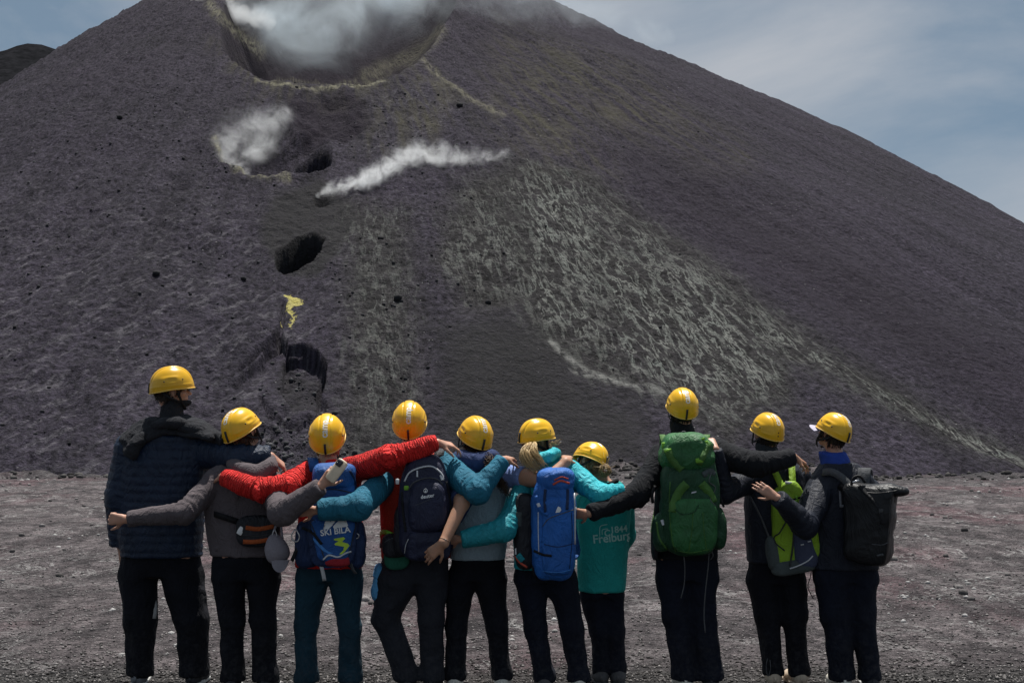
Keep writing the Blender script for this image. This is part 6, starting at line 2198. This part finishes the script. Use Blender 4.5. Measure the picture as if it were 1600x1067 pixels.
strands('loose_hair', [[h.P(918, 728, -.08), h.P(922, 738, -.085), h.P(930, 742, -.085)], [h.P(926, 730, -.09), h.P(934, 738, -.09), h.P(940, 740, -.09)]], 40, .014, .0014, HAIR_LIGHT, h.root, 12, steps=8)
shirt = [c for c in h.root.children if c.name.startswith('shirt')][0]
def bvh_obj(o):
    off = Vector(o.parent.location) if o.parent else Vector((0, 0, 0))
    return BVHTree.FromPolygons([v.co + off for v in o.data.vertices], [tuple(p.vertices) for p in o.data.polygons])
bv = bvh_obj(shirt)
SHPRINT = plain('mint_print', (0.36, 0.62, 0.56), 0.8)
obj('print', *dec(h, bv, text_shape('Freiburg', .073, .0014), 957, 840, .10), SHPRINT, h.root, smooth=False)
obj('print', *dec(h, bv, text_shape('1844', .056, .0012), 967, 827, .08), SHPRINT, h.root, smooth=False)
obj('print', *dec(h, bv, text_shape('C', .056, .0008), 949, 833, .08), SHPRINT, h.root, smooth=False)
def frame_line(pts, r):
    q = [at(h, bv, x, y) + np.array([0, -.003, 0]) for x, y in pts]
    return tube(spline(q, 14), r, 5)
obj('print', *frame_line([(937, 838), (937, 828), (938, 822), (943, 820), (949, 819)], .0026), SHPRINT, h.root)
obj('print', *frame_line([(941, 835), (941, 828), (946, 826), (950, 826)], .0026), SHPRINT, h.root)
obj('neck_band', *tube(spline([h.P(921, 752, -.06), h.P(935, 757, -.098), h.P(951, 756, -.095), h.P(965, 750, -.05)], 14), .013, 8), CHAR, h.root)

# ---- 8: large green backpack
h = H[8]
e = pk(8, 'backpack', 'large forest green trekking backpack on the tall hiker in the black fleece', 1076, 775, -.24)
main = blk(h, 1030, 704, 1124, 866, -.12, -.33, n=3.8, top=.86, bot=.94, puff=.05, lump=.010)
obj('main_bag', *main, PK_GREEN_DK, e)
lid = blk(h, 1032, 679, 1114, 738, -.10, -.345, n=3.4, top=.90, puff=.03, lump=.013, lsc=8)
obj('lid', *lid, PK_GREEN, e)
fp = blk(h, 1046, 778, 1120, 864, -.26, -.375, n=3.6, top=.98, bot=.90, puff=.05, lump=.008)
obj('front_pocket', *fp, PK_GREEN, e)
spl = blk(h, 1020, 800, 1050, 860, -.14, -.30, n=2.8, top=.8, lump=.008)
spr = blk(h, 1110, 792, 1134, 858, -.14, -.30, n=2.8, top=.8, lump=.008)
obj('side_pocket', *spl, PK_GREEN_DK, e); obj('side_pocket', *spr, PK_GREEN_DK, e)
col = blk(h, 1044, 732, 1112, 790, -.26, -.352, n=3.6, lump=.008)
obj('front_panel', *col, PK_GREEN_DK, e)
bv = bvh_of([main, lid, fp, spl, spr, col])
obj('v_strap', *strap_on(h, bv, [(1073, 755), (1062, 767), (1054, 784), (1051, 800)], .052, .006), PK_MOSS, e)
obj('v_strap', *strap_on(h, bv, [(1096, 755), (1107, 768), (1115, 785)], .050, .006), PK_MOSS, e)
obj('lid_strap', *strap_on(h, bv, [(1041, 700), (1052, 720), (1066, 734)], .046, .006), PK_MOSS, e)
obj('lid_strap', *strap_on(h, bv, [(1108, 690), (1102, 706), (1092, 726)], .034, .006), PK_MOSS, e)
for x, y, w_, hh, r_ in ((1044, 704, .05, .022, .3), (1037, 696, .026, .04, 0), (1093, 719, .05, .03, .15), (1098, 686, .03, .016, .5), (1104, 692, .022, .03, .2)):
    buckle(h, bv, x, y, w_, hh, PK_BRIGHT, e, 'webbing_loop', rot=r_)
obj('zip', *line_on(h, bv, [(1047, 752), (1046, 790), (1050, 840), (1056, 862)], .0035), PK_MOSS, e)
obj('seam', *line_on(h, bv, [(1083, 800), (1081, 830), (1076, 862)], .0024), PK_MOSS, e)
obj('seam', *line_on(h, bv, [(1098, 800), (1100, 830), (1104, 860)], .0024), PK_MOSS, e)
obj('seam', *line_on(h, bv, [(1054, 795), (1066, 803), (1084, 800), (1092, 788)], .0026), PK_GREEN_DK, e)
obj('seam', *line_on(h, bv, [(1058, 860), (1080, 863), (1108, 858)], .0026), PK_MOSS, e)
obj('emblem', *dec(h, bv, poly_shape([[(-.016, -.006), (.014, -.001), (.016, .006), (-.012, .004)]]), 1084, 769, .1), SILVER, e, smooth=False)
obj('reflective_tab', *strap_on(h, bv, [(1034, 812), (1037, 820)], .018), SILVER, e)
obj('mesh_flap', *strap_on(h, bv, [(1098, 742), (1110, 736), (1116, 742)], .034), PK_GREYMESH, e)
obj('compression_cord', *line_on(h, bv, [(1114, 732), (1108, 752), (1118, 762), (1110, 780), (1120, 792)], .003), CORD, e)
obj('compression_strap', *strap_on(h, bv, [(1026, 815), (1030, 840), (1042, 858)], .012), PK_MOSS, e)
obj('side_strap', *ribbon(spline([h.P(1024, 758, -.22), h.P(1019, 772, -.22), h.P(1020, 786, -.21)], 8), .018, .004, (1, 0, 0)), BLACK, e)
obj('side_strap', *ribbon(spline([h.P(1124, 772, -.24), h.P(1128, 784, -.24), h.P(1131, 792, -.23)], 8), .014, .004, (1, 0, 0)), BLACK, e)
obj('side_loop', *tube(spline([h.P(1122, 796, -.27), h.P(1131, 808, -.28), h.P(1134, 822, -.28), h.P(1127, 836, -.28), h.P(1121, 852, -.27)], 14), .0036), BLACK, e)
obj('hip_fin', *blk(h, 1018, 812, 1028, 874, -.05, -.17, n=3.2, lump=.003), PK_BLACK, e)
for pts in ([(1068, 864), (1070, 886), (1069, 912), (1064, 934)], [(1108, 862), (1106, 890), (1102, 925), (1100, 960), (1102, 988)], [(1112, 860), (1114, 868), (1110, 874)]):
    obj('hanging_cord', *tube(spline([h.P(x, y, -.20 + .05 * k / len(pts)) for k, (x, y) in enumerate(pts)], 14), .0038, 5), CORD, e)
harness(h, e, PK_MOSS, 1040, 1100, 686, 850, -.12, w=.06)
obj('grab_loop', *tube(spline([h.P(1060, 684, -.2), h.P(1068, 674, -.2), h.P(1078, 683, -.2)], 10), .005), GREY_STRAP, e)
V, F = mesh_sdf([cone(h.head + h.R @ np.array([0, -.02, -.085]), h.P(1069, 684), .068, .076, .03)], .008)
V, _ = wrinkle(V, F, [], .004)
obj('neck_gaiter', V, F, CHAR, h.root)

# ---- 9: lime backpack hanging low and tilted
h = H[9]
e = pk(9, 'backpack', 'slim lime green backpack with slate lower panel on the hiker in dark softshell', 1235, 830, -.18)
Rr = rot_zxy(0, 0, -9)
main = blk(h, 1200, 760, 1268, 894, -.11, -.21, n=3.6, top=.56, bot=1.04, R=Rr, lump=.005)
obj('main_bag', *main, PK_LIME, e)
topf = blk(h, 1214, 752, 1258, 794, -.12, -.225, n=3.2, top=.62, R=Rr, lump=.006)
obj('lid', *topf, PK_LIME, e)
fp = blk(h, 1236, 822, 1276, 888, -.15, -.225, n=3.4, top=.72, bot=1.0, R=Rr, lump=.004)
obj('front_pocket', *fp, PK_SLATE, e)
bt = blk(h, 1206, 872, 1274, 896, -.11, -.218, n=3.2, R=Rr, lump=.005)
obj('bottom_panel', *bt, PK_GREYMESH, e)
ms = blk(h, 1198, 838, 1218, 890, -.10, -.205, n=3, R=rot_zxy(0, 0, -6), lump=.004)
obj('mesh_pocket', *ms, PK_GREYMESH, e)
rs = blk(h, 1262, 812, 1279, 872, -.12, -.222, n=3.2, R=rot_zxy(0, 0, -14), lump=.004)
obj('side_panel', *rs, PK_LIME, e)
bv = bvh_of([main, topf, fp, bt, ms, rs])
obj('zip', *line_on(h, bv, [(1240, 826), (1239, 850), (1236, 872), (1234, 884)], .0055), BLACKP, e)
obj('bungee_cord', *line_on(h, bv, [(1228, 815), (1218, 832), (1210, 838), (1212, 848), (1226, 860)], .0042), BLACKP, e)
obj('piping', *line_on(h, bv, [(1234, 888), (1246, 884), (1262, 876), (1270, 868)], .0042), SILVER, e)
obj('reflective_tab', *strap_on(h, bv, [(1251, 851), (1256, 850)], .007), SILVER, e)
obj('reflective_tab', *strap_on(h, bv, [(1262, 846), (1267, 845)], .007), SILVER, e)
obj('buckle_strap', *strap_on(h, bv, [(1222, 777), (1234, 781), (1252, 776)], .010), BLACK, e)
obj('webbing', *strap_on(h, bv, [(1244, 774), (1244, 786), (1246, 796)], .016), PK_BRIGHT, e)
buckle(h, bv, 1232, 754, .045, .016, SILVER, e, 'buckle', rot=-.1)
for pts in ([h.P(1226, 770, -.20), h.P(1216, 748, -.165), h.P(1209, 732, -.12), h.P(1207, 722, -.03), h.P(1207, 728, .08), h.P(1196, 770, .14)], [h.P(1239, 766, -.20), h.P(1238, 745, -.165), h.P(1237, 728, -.11), h.P(1236, 722, -.02), h.P(1238, 730, .09), h.P(1244, 775, .14)]):
    obj('shoulder_strap', *ribbon(spline(pts, 18), .040, .008, (1.0, 0, 0)), PK_LIME, e)
obj('lower_strap', *ribbon(spline([h.P(1205, 848, -.15), h.P(1192, 815, -.145), h.P(1180, 790, -.135), h.P(1170, 772, -.08), h.P(1166, 764, .03)], 14), .012, .004, (1, 0, .5)), GREY_STRAP, e)
obj('hanging_cord', *tube(spline([h.P(1268, 888, -.18), h.P(1266, 902, -.16), h.P(1262, 915, -.15), h.P(1266, 926, -.15), h.P(1271, 935, -.15)], 12), .003, 5), BLACK, e)
V, F = mesh_sdf([cone(h.head + h.R @ np.array([0, -.02, -.075]), h.P(1201, 716), .064, .074, .03)], .008)
V, _ = wrinkle(V, F, [], .004)
obj('neck_gaiter', V, F, fabric('slate_neck_gaiter', (.026, .030, .036), .9, .2), h.root)
# shoe laces / ankle drawcord
obj('ankle_cord', *tube(spline([h.P(1199, 1028, -.07), h.P(1197, 1042, -.075), h.P(1200, 1056, -.07), h.P(1204, 1044, -.075), h.P(1203, 1030, -.07)], 14), .0026, 5), CORD, h.root)

# ---- 10: neck tube, cap, printed square, black roll-top backpack
h = H[10]
V, F = mesh_sdf([cone(h.head + h.R @ np.array([0, -.025, -.085]), h.P(1306, 726), .070, .088, .03)], .008, planes=[(h.P(1305, 706), np.array([0, -.12, .99]))])
V = V + vnormals(V, F) * ((ridge(np.stack([V[:, 0] * 4, V[:, 1] * 4, V[:, 2] * 30 + V[:, 0] * 8], -1)) - .6) * .014)[:, None]
obj('neck_tube', V, F, BUFF, h.root)
# cap peak sticking out under the helmet
capc = h.HW((0, .0, .0))
e = empty('cap', h.HW((0, .13, 0)), 'pale cap peak sticking out under the rightmost yellow helmet', 'cap')
vs = []
nu, nv = 14, 6
for i in range(nu):
    a = -1.15 + 2.3 * i / (nu - 1)
    for j in range(nv):
        r_ = .118 + .062 * math.cos(a * .8) * j / (nv - 1)
        vs.append(h.HW((math.sin(a) * r_ * .86, math.cos(a) * r_ * 1.12, .004 - .02 * (j / (nv - 1)) - .018 * math.sin(a) ** 2)))
idx = np.arange(nu * nv).reshape(nu, nv); vs = np.array(vs)
vf = np.stack([idx[:-1, :-1], idx[:-1, 1:], idx[1:, 1:], idx[1:, :-1]], -1).reshape(-1, 4)
obj('peak', np.concatenate([vs, vs - np.array([0, 0, .004])]), np.concatenate([vf, vf[:, ::-1] + nu * nv]), plain('lilac_grey_cap_cloth', (.40, .38, .48), .85), e)
band = [h.HW((.088 * math.sin(a), .112 * math.cos(a), .008)) for a in np.linspace(0, 2 * math.pi, 28)]
obj('cap_band', *tube(band, .008, 6), plain('lilac_grey_cap_band', (.34, .32, .42), .85), e)
jk = [c for c in h.root.children if c.name.startswith('softshell')][0]
bv = bvh_obj(jk)
sq = [(1336, 756), (1315, 759), (1316, 791), (1338, 788)]
q = spline([at(h, bv, 1336, 757), at(h, bv, 1325, 758), at(h, bv, 1314, 760)], 8)
for pts, w_ in (([(1337, 757), (1312, 760)], .016), ([(1312, 758), (1314, 792)], .016), ([(1313, 791), (1340, 787)], .016), ([(1330, 766), (1320, 767)], .012), ([(1321, 766), (1322, 783)], .012), ([(1321, 783), (1334, 781)], .012)):
    obj('square_print', *strap_on(h, bv, [pts[0], ((pts[0][0] + pts[1][0]) / 2, (pts[0][1] + pts[1][1]) / 2), pts[1]], w_, .002), plain('grey_print', (.20, .20, .22), .7), h.root)
e = pk(10, 'backpack', 'black roll top backpack on the rightmost hiker with a royal blue neck tube', 1356, 812, -.22)
Ry = rot_zxy(-28, 0, 0) @ rot_zxy(0, 0, 4)
def tb(lx, ly, lz): return h.P(1360, 818, -.19) + Ry @ np.array([lx, ly, lz])
main = pillow(h.P(1358, 818, -.19), .138, .100, .232, Ry, n=9, top=1.06, bot=.90, lump=.012, lsc=3.2, seg=18)
obj('main_bag', *main, TARP, e)
roll = pillow(h.P(1364, 764, -.20), (.205), .070, .034, Ry @ rot_zxy(0, 0, -2), n=2.4, lump=.010, lsc=6)
obj('rolled_top', *roll, TARP, e)
neckp = pillow(h.P(1360, 776, -.195), .155, .085, .052, Ry, n=3.5, bot=.92, lump=.010, lsc=8)
obj('bag_throat', *neckp, TARP, e)
bv = bvh_of([main, roll, neckp])
obj('roll_seam', *line_on(h, bv, [(1345, 768), (1372, 770), (1402, 766)], .003), BLACKP, e)
obj('closing_strap', *strap_on(h, bv, [(1340, 756), (1352, 770), (1364, 782), (1374, 796), (1378, 818)], .022, .006), BLACK, e)
buckle(h, bv, 1377, 800, .034, .046, BLACKP, e, 'buckle')
obj('strap_end', *strap_on(h, bv, [(1377, 800), (1380, 818)], .024, .005), BLACK, e)
buckle(h, bv, 1337, 752, .040, .014, STEEL, e, 'steel_hook', rot=.35)
obj('grab_loop', *tube(spline([h.P(1330, 758, -.25), h.P(1334, 746, -.25), h.P(1344, 744, -.25), h.P(1352, 754, -.25)], 14), .009), BLACK, e)
obj('edge_seam', *line_on(h, bv, [(1362, 850), (1378, 851), (1388, 847)], .003), GREY_STRAP, e)
obj('label_patch', *strap_on(h, bv, [(1370, 868), (1380, 866)], .014), GREY_STRAP, e)
obj('side_seam', *line_on(h, bv, [(1391, 780), (1389, 815), (1386, 852)], .0024), BLACKP, e)
obj('shoulder_strap', *ribbon(spline([h.P(1330, 762, -.19), h.P(1318, 748, -.165), h.P(1302, 738, -.135), h.P(1288, 738, -.10), h.P(1276, 746, .02), h.P(1276, 770, .13), h.P(1284, 820, .15)], 22), .045, .012, (.4, 0, 1.0)), GREY_STRAP, e)
obj('shoulder_strap', *ribbon(spline([h.P(1348, 770, -.14), h.P(1350, 736, -.10), h.P(1352, 734, -.02), h.P(1354, 740, .08), h.P(1356, 780, .15)], 18), .075, .014, (1.0, 0, 0)), GREY_STRAP, e)
v, f = cube_sphere(2); q = v / np.linalg.norm(v, axis=1)[:, None]
obj('zip_pull', h.P(1325, 868, -.145) + q * .006, f, SILVER, h.root)
